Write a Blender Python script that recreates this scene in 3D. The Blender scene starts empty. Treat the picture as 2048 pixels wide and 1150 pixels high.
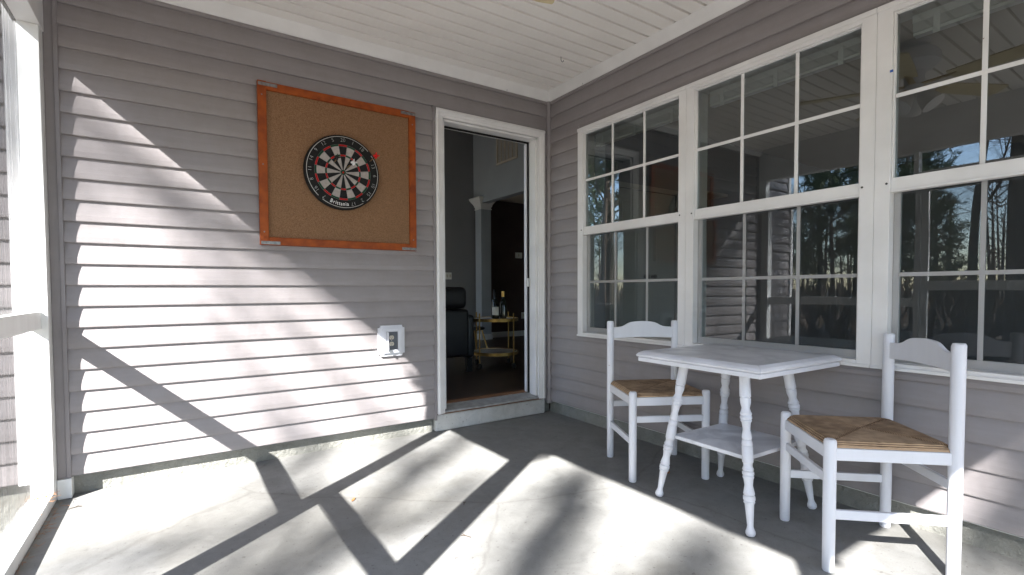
import bpy, bmesh, math, random
from mathutils import Vector, Matrix, Quaternion
random.seed(7)
sc = bpy.context.scene
COL = sc.collection
R = math.radians

# ------------------------------------------------------------------ camera
cam_d = bpy.data.cameras.new('camera'); cam = bpy.data.objects.new('camera', cam_d); COL.objects.link(cam)
rt = Vector((0.83411, -0.55158, -0.00433)); fw = Vector((0.55125, 0.83371, -0.03222)).normalized()
rt = (rt - fw*rt.dot(fw)).normalized(); up = rt.cross(fw)
cam.matrix_world = Matrix(((rt.x, up.x, -fw.x, -2.64449), (rt.y, up.y, -fw.y, -3.33278), (rt.z, up.z, -fw.z, 1.04400), (0, 0, 0, 1)))
cam_d.sensor_width = 36.0; cam_d.lens = 996.92/2048*36.0
cam_d.shift_x = 11.49/2048; cam_d.shift_y = 37.8/2048
cam_d.clip_start = 0.02; cam_d.clip_end = 600
sc.camera = cam
# ------------------------------------------------------------------ sky and sun
SUN = Vector((1.0, 0.715, -0.90)).normalized()
w = bpy.data.worlds.new('World'); sc.world = w; w.use_nodes = True
nt = w.node_tree; bg = nt.nodes['Background']
sky = nt.nodes.new('ShaderNodeTexSky'); sky.sky_type = 'NISHITA'; sky.sun_disc = False
sky.sun_elevation = math.asin(-SUN.z); sky.sun_rotation = math.atan2(-SUN.x, -SUN.y)
sky.air_density = 1.0; sky.dust_density = 0.4; sky.ozone_density = 2.0
nt.links.new(sky.outputs[0], bg.inputs['Color']); bg.inputs['Strength'].default_value = 0.075
sd = bpy.data.lights.new('sun', 'SUN'); sd.energy = 5.0; sd.angle = R(0.53); sd.color = (1.0, 0.975, 0.95)
sun = bpy.data.objects.new('sun', sd); COL.objects.link(sun)
sun.rotation_mode = 'QUATERNION'; sun.rotation_quaternion = SUN.to_track_quat('-Z', 'Y'); sun.location = (-20, -14, 18)
vs = sc.view_settings; vs.view_transform = 'Standard'; vs.look = 'None'; vs.gamma = 1; vs.exposure = 3.25
sc.cycles.max_bounces = 10; sc.cycles.diffuse_bounces = 6; sc.cycles.transparent_max_bounces = 24
sc.cycles.sample_clamp_indirect = 8.0

# ------------------------------------------------------------------ materials
MT = {}
def mat(name, col, rough=0.5, spec=0.5, metal=0.0, var=0.0, vscale=6.0, bump=0.0, bscale=60.0, col2=None, stretch=(1, 1, 1), coat=0.0, detail=4):
    m = bpy.data.materials.new(name); m.use_nodes = True; t = m.node_tree; N = t.nodes; L = t.links
    b = N['Principled BSDF']; b.inputs['Base Color'].default_value = (*col, 1); b.inputs['Roughness'].default_value = rough
    b.inputs['Specular IOR Level'].default_value = spec; b.inputs['Metallic'].default_value = metal
    if coat: b.inputs['Coat Weight'].default_value = coat
    tc = N.new('ShaderNodeTexCoord'); mp = N.new('ShaderNodeMapping'); mp.inputs['Scale'].default_value = stretch
    L.new(tc.outputs['Object'], mp.inputs['Vector'])
    if var or col2:
        n = N.new('ShaderNodeTexNoise'); n.inputs['Scale'].default_value = vscale; n.inputs['Detail'].default_value = detail
        L.new(mp.outputs[0], n.inputs['Vector'])
        r = N.new('ShaderNodeValToRGB'); L.new(n.outputs['Fac'], r.inputs['Fac'])
        a = col; c = col2 if col2 else tuple(min(1, x*(1+var)) for x in col)
        if not col2: a = tuple(x*(1-var) for x in col)
        r.color_ramp.elements[0].position = 0.32; r.color_ramp.elements[1].position = 0.68
        r.color_ramp.elements[0].color = (*a, 1); r.color_ramp.elements[1].color = (*c, 1)
        L.new(r.outputs[0], b.inputs['Base Color'])
    if bump:
        n2 = N.new('ShaderNodeTexNoise'); n2.inputs['Scale'].default_value = bscale; n2.inputs['Detail'].default_value = 5
        L.new(mp.outputs[0], n2.inputs['Vector'])
        bp = N.new('ShaderNodeBump'); bp.inputs['Strength'].default_value = bump; bp.inputs['Distance'].default_value = 0.01
        L.new(n2.outputs['Fac'], bp.inputs['Height']); L.new(bp.outputs[0], b.inputs['Normal'])
    MT[name] = m; return m

SID = (0.258, 0.238, 0.240)
mat('siding', SID, 0.42, 0.4, var=0.035, vscale=3.0, bump=0.10, bscale=30, stretch=(1.2, 1.2, 14))
mat('siding_trim', (0.225, 0.208, 0.213), 0.4, 0.4, var=0.05, vscale=8)
mat('white_vinyl', (0.68, 0.675, 0.67), 0.45, 0.4, var=0.06, vscale=5, bump=0.05, bscale=40)
mat('ceiling_vinyl', (0.78, 0.755, 0.725), 0.5, 0.35, var=0.03, vscale=4, bump=0.05, bscale=30)
mat('white_paint', (0.63, 0.64, 0.68), 0.38, 0.5, var=0.02, vscale=25, bump=0.10, bscale=90, stretch=(1, 1, 0.25))
mat('chipped_paint', (0.63, 0.64, 0.68), 0.35, 0.5, var=0.1, vscale=7, bump=0.12, bscale=60)
mat('post_paint', (0.74, 0.75, 0.74), 0.5, 0.4, var=0.05, vscale=12, bump=0.12, bscale=60, stretch=(1, 1, 0.1))
mat('cork', (0.150, 0.082, 0.042), 0.95, 0.1, col2=(0.275, 0.160, 0.092), vscale=210, bump=0.2, bscale=260, detail=4)
mat('orange_wood', (0.19, 0.034, 0.003), 0.55, 0.3, col2=(0.31, 0.066, 0.006), vscale=6, stretch=(3, 3, 3), bump=0.06, bscale=60)
mat('steel', (0.20, 0.20, 0.20), 0.45, 0.5, metal=0.8, var=0.3, vscale=60)
mat('wire', (0.62, 0.62, 0.6), 0.35, 0.5, metal=0.85)
mat('sisal_black', (0.012, 0.012, 0.013), 0.8, 0.2, var=0.3, vscale=90)
mat('sisal_cream', (0.35, 0.32, 0.30), 0.85, 0.2, var=0.12, vscale=60)
mat('sisal_red', (0.35, 0.012, 0.012), 0.8, 0.2, var=0.1, vscale=60)
mat('sisal_green', (0.012, 0.055, 0.03), 0.8, 0.2, var=0.1, vscale=60)
mat('rubber_black', (0.010, 0.010, 0.010), 0.75, 0.25)
mat('flight_red', (0.75, 0.02, 0.02), 0.4); mat('flight_white', (0.75, 0.75, 0.75), 0.4)
mat('brass', (0.55, 0.36, 0.12), 0.28, 0.5, metal=1.0, var=0.15, vscale=30)
mat('dull_brass', (0.30, 0.19, 0.06), 0.42, 0.5, metal=1.0, var=0.15, vscale=30)
mat('rust', (0.20, 0.07, 0.025), 0.9, 0.1, col2=(0.08, 0.03, 0.015), vscale=90)
mat('grey_plate', (0.10, 0.11, 0.13), 0.5, 0.4, var=0.1, vscale=30)
mat('receptacle', (0.62, 0.57, 0.48), 0.4)
mat('threshold', (0.30, 0.30, 0.29), 0.5, 0.5, var=0.2, vscale=20)
mat('oak', (0.20, 0.10, 0.05), 0.5, 0.5, col2=(0.11, 0.05, 0.025), vscale=8, stretch=(1, 12, 12))
mat('int_grey', (0.19, 0.195, 0.20), 0.9, 0.1, var=0.05, vscale=2)
mat('int_blue', (0.33, 0.365, 0.385), 0.9, 0.1, var=0.04, vscale=2)
mat('int_maroon', (0.085, 0.062, 0.058), 0.9, 0.1, var=0.1, vscale=3)
mat('int_tan', (0.50, 0.46, 0.38), 0.9, 0.1, var=0.03, vscale=2)
mat('int_white', (0.66, 0.67, 0.64), 0.6, 0.3, var=0.03, vscale=3)
mat('dark_floor', (0.055, 0.036, 0.026), 0.35, 0.5, col2=(0.03, 0.02, 0.015), vscale=4, stretch=(10, 1, 1))
mat('black_leather', (0.010, 0.010, 0.012), 0.42, 0.5, var=0.2, vscale=9, bump=0.15, bscale=12)
mat('bottle_glass', (0.008, 0.012, 0.008), 0.08, 0.6)
mat('paper_label', (0.6, 0.58, 0.52), 0.7); mat('marble', (0.65, 0.65, 0.66), 0.3, var=0.1, vscale=6)
mat('fan_blade', (0.52, 0.44, 0.27), 0.5, 0.4, var=0.1, vscale=20)
mat('bark', (0.055, 0.042, 0.033), 0.95, 0.1, col2=(0.12, 0.095, 0.075), vscale=9, stretch=(1, 1, 0.3), bump=0.6, bscale=20)
mat('needles', (0.022, 0.050, 0.014), 0.7, 0.2, col2=(0.055, 0.095, 0.025), vscale=1.5)
mat('blind_white', (0.82, 0.82, 0.80), 0.5)
mat('dead_leaf', (0.33, 0.15, 0.06), 0.8, 0.2, var=0.3, vscale=50)
mat('tape_blue', (0.02, 0.09, 0.35), 0.5); mat('soot', (0.05, 0.05, 0.05), 0.7)
mat('shingle', (0.06, 0.06, 0.06), 0.9, 0.2, var=0.4, vscale=20, bump=0.4, bscale=50)

def nodes(m): return m.node_tree.nodes, m.node_tree.links
# concrete slab with stains, trowel marks, fine cracks
def concrete(name, c1, c2, bscale=18, bstr=0.12, stain=True):
    m = bpy.data.materials.new(name); m.use_nodes = True; N, L = nodes(m); b = N['Principled BSDF']
    tc = N.new('ShaderNodeTexCoord')
    def noise(s, d=6, rough=.6, dist=0.0):
        n = N.new('ShaderNodeTexNoise'); n.inputs['Scale'].default_value = s; n.inputs['Detail'].default_value = d
        n.inputs['Roughness'].default_value = rough; n.inputs['Distortion'].default_value = dist; L.new(tc.outputs['Object'], n.inputs['Vector']); return n
    def ramp(src, p0, p1, a, c):
        r = N.new('ShaderNodeValToRGB'); r.color_ramp.elements[0].position = p0; r.color_ramp.elements[1].position = p1
        r.color_ramp.elements[0].color = (*a, 1); r.color_ramp.elements[1].color = (*c, 1); L.new(src, r.inputs['Fac']); return r
    def mul(a, c, f):
        x = N.new('ShaderNodeMix'); x.data_type = 'RGBA'; x.blend_type = 'MULTIPLY'; x.inputs['Factor'].default_value = f
        L.new(a, x.inputs['A']); L.new(c, x.inputs['B']); return x.outputs['Result']
    out = ramp(noise(1.4, 8, .65, .4).outputs['Fac'], .3, .72, c1, c2).outputs[0]
    out = mul(out, ramp(noise(9, 8, .7, .8).outputs['Fac'], .35, .6, (.80, .80, .79), (1, 1, 1)).outputs[0], .8)
    if stain:
        out = mul(out, ramp(noise(55, 3, .5).outputs['Fac'], .28, .36, (.45, .42, .38), (1, 1, 1)).outputs[0], .6)
        out = mul(out, ramp(noise(.55, 5, .6, 1.2).outputs['Fac'], .40, .47, (.84, .82, .78), (1, 1, 1)).outputs[0], .6)
        v = N.new('ShaderNodeTexVoronoi'); v.feature = 'DISTANCE_TO_EDGE'; v.inputs['Scale'].default_value = .42
        mx = N.new('ShaderNodeMixRGB'); mx.inputs['Fac'].default_value = .12; nn = noise(2.2, 8)
        L.new(tc.outputs['Object'], mx.inputs['Color1']); L.new(nn.outputs['Color'], mx.inputs['Color2']); L.new(mx.outputs[0], v.inputs['Vector'])
        out = mul(out, ramp(v.outputs['Distance'], .0015, .0035, (.62, .60, .57), (1, 1, 1)).outputs[0], .45)
    out = mul(out, ramp(noise(240, 4, .7).outputs['Fac'], .30, .62, (.74, .73, .71), (1.0, 1.0, 1.0)).outputs[0], .55)
    L.new(out, b.inputs['Base Color']); b.inputs['Roughness'].default_value = .72; b.inputs['Specular IOR Level'].default_value = .35
    bp = N.new('ShaderNodeBump'); bp.inputs['Strength'].default_value = bstr; bp.inputs['Distance'].default_value = .02
    L.new(noise(bscale, 10, .7).outputs['Fac'], bp.inputs['Height']); L.new(bp.outputs[0], b.inputs['Normal'])
    MT[name] = m
concrete('slab', (.185, .185, .178), (.255, .255, .245), 16, .10)
concrete('foundation', (.16, .165, .15), (.36, .355, .32), 26, 1.0, False)
concrete('leaf_litter', (.030, .022, .013), (.11, .078, .045), 8, 1.0, True)
concrete('step_paint', (.50, .50, .48), (.66, .66, .65), 14, .12)

def extra(name, fn): N, L = nodes(MT[name]); fn(N, L, N['Principled BSDF'])
def chips(N, L, b, col=(.16, .09, .05), sc_=26, p=.70):
    src = b.inputs['Base Color'].links[0].from_socket; tc = N.new('ShaderNodeTexCoord')
    n = N.new('ShaderNodeTexNoise'); n.inputs['Scale'].default_value = sc_; n.inputs['Detail'].default_value = 6; n.inputs['Roughness'].default_value = .65
    L.new(tc.outputs['Object'], n.inputs['Vector']); r = N.new('ShaderNodeValToRGB'); L.new(n.outputs['Fac'], r.inputs['Fac'])
    r.color_ramp.elements[0].position = p; r.color_ramp.elements[1].position = p+.012
    mx = N.new('ShaderNodeMix'); mx.data_type = 'RGBA'; L.new(r.outputs[0], mx.inputs['Factor']); L.new(src, mx.inputs['A']); mx.inputs['B'].default_value = (*col, 1)
    L.new(mx.outputs['Result'], b.inputs['Base Color'])
extra('chipped_paint', lambda N, L, b: chips(N, L, b)); extra('white_paint', lambda N, L, b: chips(N, L, b, (.33, .28, .24), 30, .73))
extra('white_vinyl', lambda N, L, b: chips(N, L, b, (.25, .21, .18), 16, .735)); extra('post_paint', lambda N, L, b: chips(N, L, b, (.30, .25, .2), 22, .72))
def wavy(N, L, b):
    bp0 = b.inputs['Normal'].links[0].from_node; tc = N.new('ShaderNodeTexCoord'); mp = N.new('ShaderNodeMapping'); mp.inputs['Scale'].default_value = (1, 1, .6)
    n = N.new('ShaderNodeTexNoise'); n.inputs['Scale'].default_value = 2.6; n.inputs['Detail'].default_value = 1.5
    L.new(tc.outputs['Object'], mp.inputs[0]); L.new(mp.outputs[0], n.inputs['Vector'])
    bp = N.new('ShaderNodeBump'); bp.inputs['Strength'].default_value = .05; bp.inputs['Distance'].default_value = .03
    L.new(n.outputs['Fac'], bp.inputs['Height']); L.new(bp.outputs[0], bp0.inputs['Normal'])
    src = b.inputs['Base Color'].links[0].from_socket
    n2 = N.new('ShaderNodeTexNoise'); n2.inputs['Scale'].default_value = 5; n2.inputs['Detail'].default_value = 9; n2.inputs['Roughness'].default_value = .75; L.new(mp.outputs[0], n2.inputs['Vector'])
    r = N.new('ShaderNodeValToRGB'); L.new(n2.outputs['Fac'], r.inputs['Fac']); r.color_ramp.elements[0].position = .30; r.color_ramp.elements[1].position = .60
    r.color_ramp.elements[0].color = (.86, .85, .83, 1); mx = N.new('ShaderNodeMix'); mx.data_type = 'RGBA'; mx.blend_type = 'MULTIPLY'; mx.inputs['Factor'].default_value = .7
    L.new(src, mx.inputs['A']); L.new(r.outputs[0], mx.inputs['B']); L.new(mx.outputs['Result'], b.inputs['Base Color'])
extra('siding', wavy)
# glass: mirrored outside light on a clear pane
def glass(name, tint, boost):
    m = bpy.data.materials.new(name); m.use_nodes = True; N, L = nodes(m); N.remove(N['Principled BSDF'])
    o = N['Material Output']; tr = N.new('ShaderNodeBsdfTransparent'); tr.inputs[0].default_value = (*tint, 1)
    g = N.new('ShaderNodeBsdfGlossy'); g.inputs['Roughness'].default_value = 0.0; g.inputs[0].default_value = (.93, .97, 1, 1)
    f = N.new('ShaderNodeFresnel'); f.inputs[0].default_value = 1.5
    k = N.new('ShaderNodeMath'); k.operation = 'MULTIPLY'; k.inputs[1].default_value = boost; k.use_clamp = True
    tc = N.new('ShaderNodeTexCoord'); n = N.new('ShaderNodeTexNoise'); n.inputs['Scale'].default_value = 1.3; n.inputs['Detail'].default_value = 1
    bp = N.new('ShaderNodeBump'); bp.inputs['Strength'].default_value = .012; bp.inputs['Distance'].default_value = .1
    L.new(tc.outputs['Object'], n.inputs['Vector']); L.new(n.outputs['Fac'], bp.inputs['Height']); L.new(bp.outputs[0], g.inputs['Normal'])
    mx = N.new('ShaderNodeMixShader'); L.new(f.outputs[0], k.inputs[0]); L.new(k.outputs[0], mx.inputs[0])
    L.new(tr.outputs[0], mx.inputs[1]); L.new(g.outputs[0], mx.inputs[2]); L.new(mx.outputs[0], o.inputs[0]); MT[name] = m
glass('window_glass', (.50, .56, .55), 3.3)
# insect screen: fine woven cloth, partly open
def screen(name, fac, col, stripe=0.0):
    m = bpy.data.materials.new(name); m.use_nodes = True; N, L = nodes(m); b = N['Principled BSDF']
    b.inputs['Base Color'].default_value = (*col, 1); b.inputs['Roughness'].default_value = .6
    o = N['Material Output']; tr = N.new('ShaderNodeBsdfTransparent'); mx = N.new('ShaderNodeMixShader'); mx.inputs[0].default_value = fac
    # threads hide more of the view the flatter one looks along the cloth: 1-(1-f)^(1/cos)
    g = N.new('ShaderNodeNewGeometry'); dt = N.new('ShaderNodeVectorMath'); dt.operation = 'DOT_PRODUCT'
    L.new(g.outputs['Incoming'], dt.inputs[0]); L.new(g.outputs['Normal'], dt.inputs[1])
    def M(op, x, y=None):
        n = N.new('ShaderNodeMath'); n.operation = op
        for i, v in enumerate((x, y)):
            if v is None: continue
            if isinstance(v, (int, float)): n.inputs[i].default_value = v
            else: L.new(v, n.inputs[i])
        return n.outputs[0]
    inv = M('DIVIDE', 1.0, M('MAXIMUM', M('ABSOLUTE', dt.outputs['Value']), .08))
    base = 1.0-fac
    if stripe:
        tc = N.new('ShaderNodeTexCoord'); mp = N.new('ShaderNodeMapping'); mp.inputs['Scale'].default_value = (1, 1, .02)
        n = N.new('ShaderNodeTexNoise'); n.inputs['Scale'].default_value = 70; n.inputs['Detail'].default_value = 2
        mr = N.new('ShaderNodeMapRange'); mr.inputs['To Min'].default_value = base-stripe; mr.inputs['To Max'].default_value = base+stripe
        mr.inputs['From Min'].default_value = .3; mr.inputs['From Max'].default_value = .7
        L.new(tc.outputs['Object'], mp.inputs[0]); L.new(mp.outputs[0], n.inputs['Vector']); L.new(n.outputs['Fac'], mr.inputs['Value']); base = mr.outputs[0]
    L.new(M('SUBTRACT', 1.0, M('POWER', base, inv)), mx.inputs[0])
    L.new(tr.outputs[0], mx.inputs[1]); L.new(b.outputs[0], mx.inputs[2]); L.new(mx.outputs[0], o.inputs[0]); MT[name] = m
screen('screen_cloth', .20, (.06, .06, .06), .04)
screen('sash_screen', .25, (.022, .024, .026))

# rush seat: woven strands running parallel to the four edges
def rush():
    m = bpy.data.materials.new('rush'); m.use_nodes = True; N, L = nodes(m); b = N['Principled BSDF']
    tc = N.new('ShaderNodeTexCoord'); s = N.new('ShaderNodeSeparateXYZ'); L.new(tc.outputs['Object'], s.inputs[0])
    def M(op, a, c=None):
        n = N.new('ShaderNodeMath'); n.operation = op
        for i, v in enumerate((a, c)):
            if v is None: continue
            if isinstance(v, (int, float)): n.inputs[i].default_value = v
            else: L.new(v, n.inputs[i])
        return n.outputs[0]
    ax = M('ABSOLUTE', s.outputs[0]); ay = M('ABSOLUTE', s.outputs[1]); mxx = M('MAXIMUM', ax, ay)
    n = N.new('ShaderNodeTexNoise'); n.inputs['Scale'].default_value = 22; n.inputs['Detail'].default_value = 4; L.new(tc.outputs['Object'], n.inputs['Vector'])
    wv = M('SINE', M('ADD', M('MULTIPLY', mxx, 1050.0), M('MULTIPLY', n.outputs['Fac'], 5.0)))
    side = M('GREATER_THAN', ax, ay); dg = M('LESS_THAN', M('ABSOLUTE', M('SUBTRACT', ax, ay)), .005)
    tone = M('SUBTRACT', M('MULTIPLY', side, .12), M('ADD', M('MULTIPLY', dg, .28), .06))  # strand sheen put into the colour: two fields lighter; diagonals darker
    r = N.new('ShaderNodeValToRGB'); L.new(M('ADD', M('ADD', M('MULTIPLY', wv, .20), n.outputs['Fac']), tone), r.inputs['Fac'])
    r.color_ramp.elements[0].position = .2; r.color_ramp.elements[0].color = (.17, .10, .052, 1)
    r.color_ramp.elements[1].position = .8; r.color_ramp.elements[1].color = (.54, .37, .225, 1)
    L.new(r.outputs[0], b.inputs['Base Color']); b.inputs['Roughness'].default_value = .7
    bp = N.new('ShaderNodeBump'); bp.inputs['Strength'].default_value = .7; bp.inputs['Distance'].default_value = .004
    L.new(wv, bp.inputs['Height']); L.new(bp.outputs[0], b.inputs['Normal']); MT['rush'] = m
rush()
# worn table top paint: greyish rubbed patches
def worn():
    m = bpy.data.materials.new('worn_top'); m.use_nodes = True; N, L = nodes(m); b = N['Principled BSDF']
    tc = N.new('ShaderNodeTexCoord'); n = N.new('ShaderNodeTexNoise'); n.inputs['Scale'].default_value = 4.5; n.inputs['Detail'].default_value = 7; n.inputs['Distortion'].default_value = .8
    L.new(tc.outputs['Object'], n.inputs['Vector']); r = N.new('ShaderNodeValToRGB'); L.new(n.outputs['Fac'], r.inputs['Fac'])
    r.color_ramp.elements[0].position = .40; r.color_ramp.elements[0].color = (.46, .47, .50, 1)
    r.color_ramp.elements[1].position = .58; r.color_ramp.elements[1].color = (.68, .69, .72, 1)
    L.new(r.outputs[0], b.inputs['Base Color']); b.inputs['Roughness'].default_value = .30
    bp = N.new('ShaderNodeBump'); bp.inputs['Strength'].default_value = .02; bp.inputs['Distance'].default_value = .01
    L.new(n.outputs['Fac'], bp.inputs['Height']); L.new(bp.outputs[0], b.inputs['Normal']); MT['worn_top'] = m
worn()

# ------------------------------------------------------------------ mesh helpers
class MB:
    def __init__(s): s.v = []; s.f = []; s.mi = []; s.cur = 0; s.sm = []
    def add(s, vs, fs, smooth=False):
        o = len(s.v); s.v += [tuple(v) for v in vs]
        for f in fs: s.f.append(tuple(i+o for i in f)); s.mi.append(s.cur); s.sm.append(smooth)
    def box(s, x0, y0, z0, x1, y1, z1, M=None):
        vs = [Vector((x, y, z)) for z in (z0, z1) for x, y in ((x0, y0), (x1, y0), (x1, y1), (x0, y1))]
        if M is not None: vs = [M @ v for v in vs]
        s.add(vs, [(3, 2, 1, 0), (4, 5, 6, 7), (0, 1, 5, 4), (1, 2, 6, 5), (2, 3, 7, 6), (3, 0, 4, 7)])
    def prism(s, poly, a, b, axis='x', M=None):          # poly = list of (u,v), extruded along axis a..b
        n = len(poly); vs = []
        for t in (a, b):
            for u, v in poly: vs.append({'x': (t, u, v), 'y': (u, t, v), 'z': (u, v, t)}[axis])
        if M is not None: vs = [M @ Vector(v) for v in vs]
        s.add(vs, [tuple(range(n))[::-1], tuple(range(n, 2*n))]+[(i, (i+1) % n, n+(i+1) % n, n+i) for i in range(n)])
    def tube(s, pts, rad, n=8, caps=True, smooth=True):
        pts = [Vector(p) for p in pts]; rad = rad if hasattr(rad, '__len__') else [rad]*len(pts); vs = []
        prev = None
        for i, p in enumerate(pts):
            d = (pts[min(i+1, len(pts)-1)]-pts[max(i-1, 0)]).normalized()
            if prev is None:
                a = Vector((0, 0, 1)) if abs(d.z) < .9 else Vector((1, 0, 0)); u = d.cross(a).normalized()
            else: u = (prev-d*prev.dot(d)).normalized()
            prev = u; v = d.cross(u)
            for k in range(n): t = 2*math.pi*k/n; vs.append(p+(u*math.cos(t)+v*math.sin(t))*rad[i])
        fs = [(i*n+k, i*n+(k+1) % n, (i+1)*n+(k+1) % n, (i+1)*n+k) for i in range(len(pts)-1) for k in range(n)]
        s.add(vs, fs, smooth)
        if caps and n > 2:
            o = len(s.v)-len(vs)
            s.f += [tuple(o+k for k in range(n))[::-1], tuple(o+(len(pts)-1)*n+k for k in range(n))]; s.mi += [s.cur]*2; s.sm += [False]*2
    def lathe(s, base, axis, prof, n=20):                 # prof = [(t, r)] along axis
        b = Vector(base); a = Vector(axis); s.tube([b+a*t for t, r in prof], [r for t, r in prof], n)
    def build(s, name, mats, parent=None, bevel=0.0, seg=2, loc=None, autosm=False):
        me = bpy.data.meshes.new(name); me.from_pydata(s.v, [], s.f)
        for m in (mats if isinstance(mats, (list, tuple)) else [mats]): me.materials.append(MT[m])
        me.polygons.foreach_set('material_index', s.mi); me.polygons.foreach_set('use_smooth', s.sm); me.update()
        if any(s.sm) and len(s.f) < 20000: me.set_sharp_from_angle(angle=R(38))
        o = bpy.data.objects.new(name, me); COL.objects.link(o)
        if parent: o.parent = parent
        if loc: o.location = loc
        if bevel:
            md = o.modifiers.new('bevel', 'BEVEL'); md.width = bevel; md.segments = seg; md.limit_method = 'ANGLE'; md.angle_limit = R(40); md.harden_normals = False
        return o
def tag(o, label, cat=None, group=None, kind=None):
    if label: o['label'] = label
    if cat: o['category'] = cat
    if group: o['group'] = group
    if kind: o['kind'] = kind
    return o
def thing(name, loc, label, cat, group=None, rz=0):
    o = bpy.data.objects.new(name, None); COL.objects.link(o); o.location = loc; o.rotation_euler = (0, 0, rz); o.empty_display_size = .1
    return tag(o, label, cat, group)
def boxo(name, m, parent, b, bevel=.002):
    q = MB(); q.box(*b); return q.build(name, m, parent, bevel)
def copy_tree(o, parent=None):
    c = o.copy(); COL.objects.link(c)
    if parent: c.parent = parent
    for ch in [x for x in list(bpy.data.objects) if x.parent == o]: copy_tree(ch, c)
    return c

C = 0.108                       # siding course height
def courses(q, wall, u0, u1, z0, z1, off=0.0):
    """lap siding on wall 'y' (plane y=0, u = x) or 'x' (plane x=0, u = y); faces bulge out to -.016"""
    k = math.floor((z0-C)/C+1e-6)
    while C*(k+1) < z1-1e-4:
        a = C*(k+1); b = a+C
        prof = [(-.001, a), (-.0145, a), (-.0158, a+.004), (-.0150, a+.03), (-.0115, a+.055), (-.0070, a+.080), (-.0030, a+.097), (-.0010, b+.002)]
        pp = []
        for i, (d, z) in enumerate(prof):
            if z < z0: 
                if i+1 < len(prof) and prof[i+1][1] > z0: pp.append((prof[i+1][0], z0))
                continue
            if z > z1:
                pp.append((d, z1)); break
            pp.append((d, z))
        if len(pp) > 1:
            vs = []
            for u in (u0, u1):
                for d, z in pp: vs.append((u, d, z) if wall == 'y' else (d, u, z))
            n = len(pp); q.add(vs, [((i, i+1, n+i+1, n+i) if wall == 'y' else (i, n+i, n+i+1, i+1)) for i in range(n-1)], False)
        k += 1

# ================================================================== GROUND, SLAB, ROOF
q = MB(); q.add([(-400, -400, -.35), (400, -400, -.35), (400, 400, -.35), (-400, 400, -.35)], [(0, 1, 2, 3)])
tag(q.build('ground', 'leaf_litter'), None, None, kind='structure')
q = MB(); q.box(-3.30, -4.35, -.6, .10, .10, 0.0); tag(q.build('porch_floor', 'slab'), None, kind='structure')
q = MB(); q.box(-3.7, 1, -.5, 7, 7, .168); q.box(.15, -7, -.5, 7, 1, .168); q.box(-3.7, .151, -.5, .15, 1, .168)
tag(q.build('interior_floor', 'dark_floor'), None, kind='structure')

# porch ceiling: vinyl soffit boards with V grooves running along the back wall
q = MB(); CZ = 2.685; y = -.02; ys = []
g0 = -.143
grooves = [g0-.1062*k for k in range(-1, 39)]
prof = [(.0, CZ)]
for g in grooves: prof += [(g+.009, CZ), (g+.007, CZ+.022), (g-.007, CZ+.022), (g-.009, CZ)]
prof.append((-4.30, CZ))
vs = []
for x in (-3.16, 0.0): vs += [(x, a, b) for a, b in prof]
n = len(prof); q.add(vs, [(i, n+i, n+i+1, i+1) for i in range(n-1)])
ceil = tag(q.build('ceiling', 'ceiling_vinyl'), None, kind='structure')
# cove trim between walls and ceiling
tr = thing('ceiling_trim', (0, 0, 2.65), 'white cove trim running round the top of both siding walls under the ceiling', 'trim')
q = MB(); q.prism([(-.0, 2.612), (-.020, 2.612), (-.026, 2.618), (-.055, CZ-.001), (0, CZ-.001)], -3.16, -.0, 'x'); o = q.build('trim_strip', 'white_vinyl', tr); o.location = (0, 0, -2.65)
q = MB(); q.prism([(0, 2.612), (-.020, 2.612), (-.026, 2.618), (-.055, CZ-.001), (0, CZ-.001)], -4.3, -.0, 'y'); o = q.build('trim_strip', 'white_vinyl', tr); o.location = (0, 0, -2.65)
q = MB(); q.box(-.0285, -.4435, 2.612, -.026, -.442, CZ); q.box(-.4435, -.0285, 2.612, -.442, -.026, CZ); o = q.build('seam', 'soot', tr); o.location = (.0, 0, -2.65)
# ceiling hook
q = MB(); q.tube([(-.352, -.578, 2.685), (-.352, -.578, 2.665), (-.347, -.578, 2.655), (-.338, -.578, 2.652), (-.330, -.578, 2.658), (-.329, -.578, 2.668)], .0022, 6)
tag(q.build('ceiling_hook', 'steel'), 'small metal cup hook screwed into the white ceiling near the corner', 'hook')

# roof above everything
rf = thing('roof', (0, 0, 2.8), 'dark shingled porch roof with white eave boards above the ceiling', 'roof')
q = MB(); q.box(-3.52, -4.6, 2.72, 0, 0, 2.86); o = q.build('deck', 'shingle', rf); o.location = (0, 0, -2.8)
q = MB(); q.box(-4.15, -.3, 4.05, 7, 7, 4.2); q.box(0, -7, 4.05, 7, 0, 4.2); o = q.build('deck', 'shingle', rf); o.location = (0, 0, -2.8)
q = MB(); q.box(-3.55, -4.6, 2.66, -3.52, 0, 2.87); o = q.build('fascia', 'white_vinyl', rf); o.location = (0, 0, -2.8)
q = MB(); q.box(-3.52, -4.6, 2.70, -3.262, 0, 2.715); o = q.build('eave_board', 'white_vinyl', rf); o.location = (0, 0, -2.8)

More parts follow.
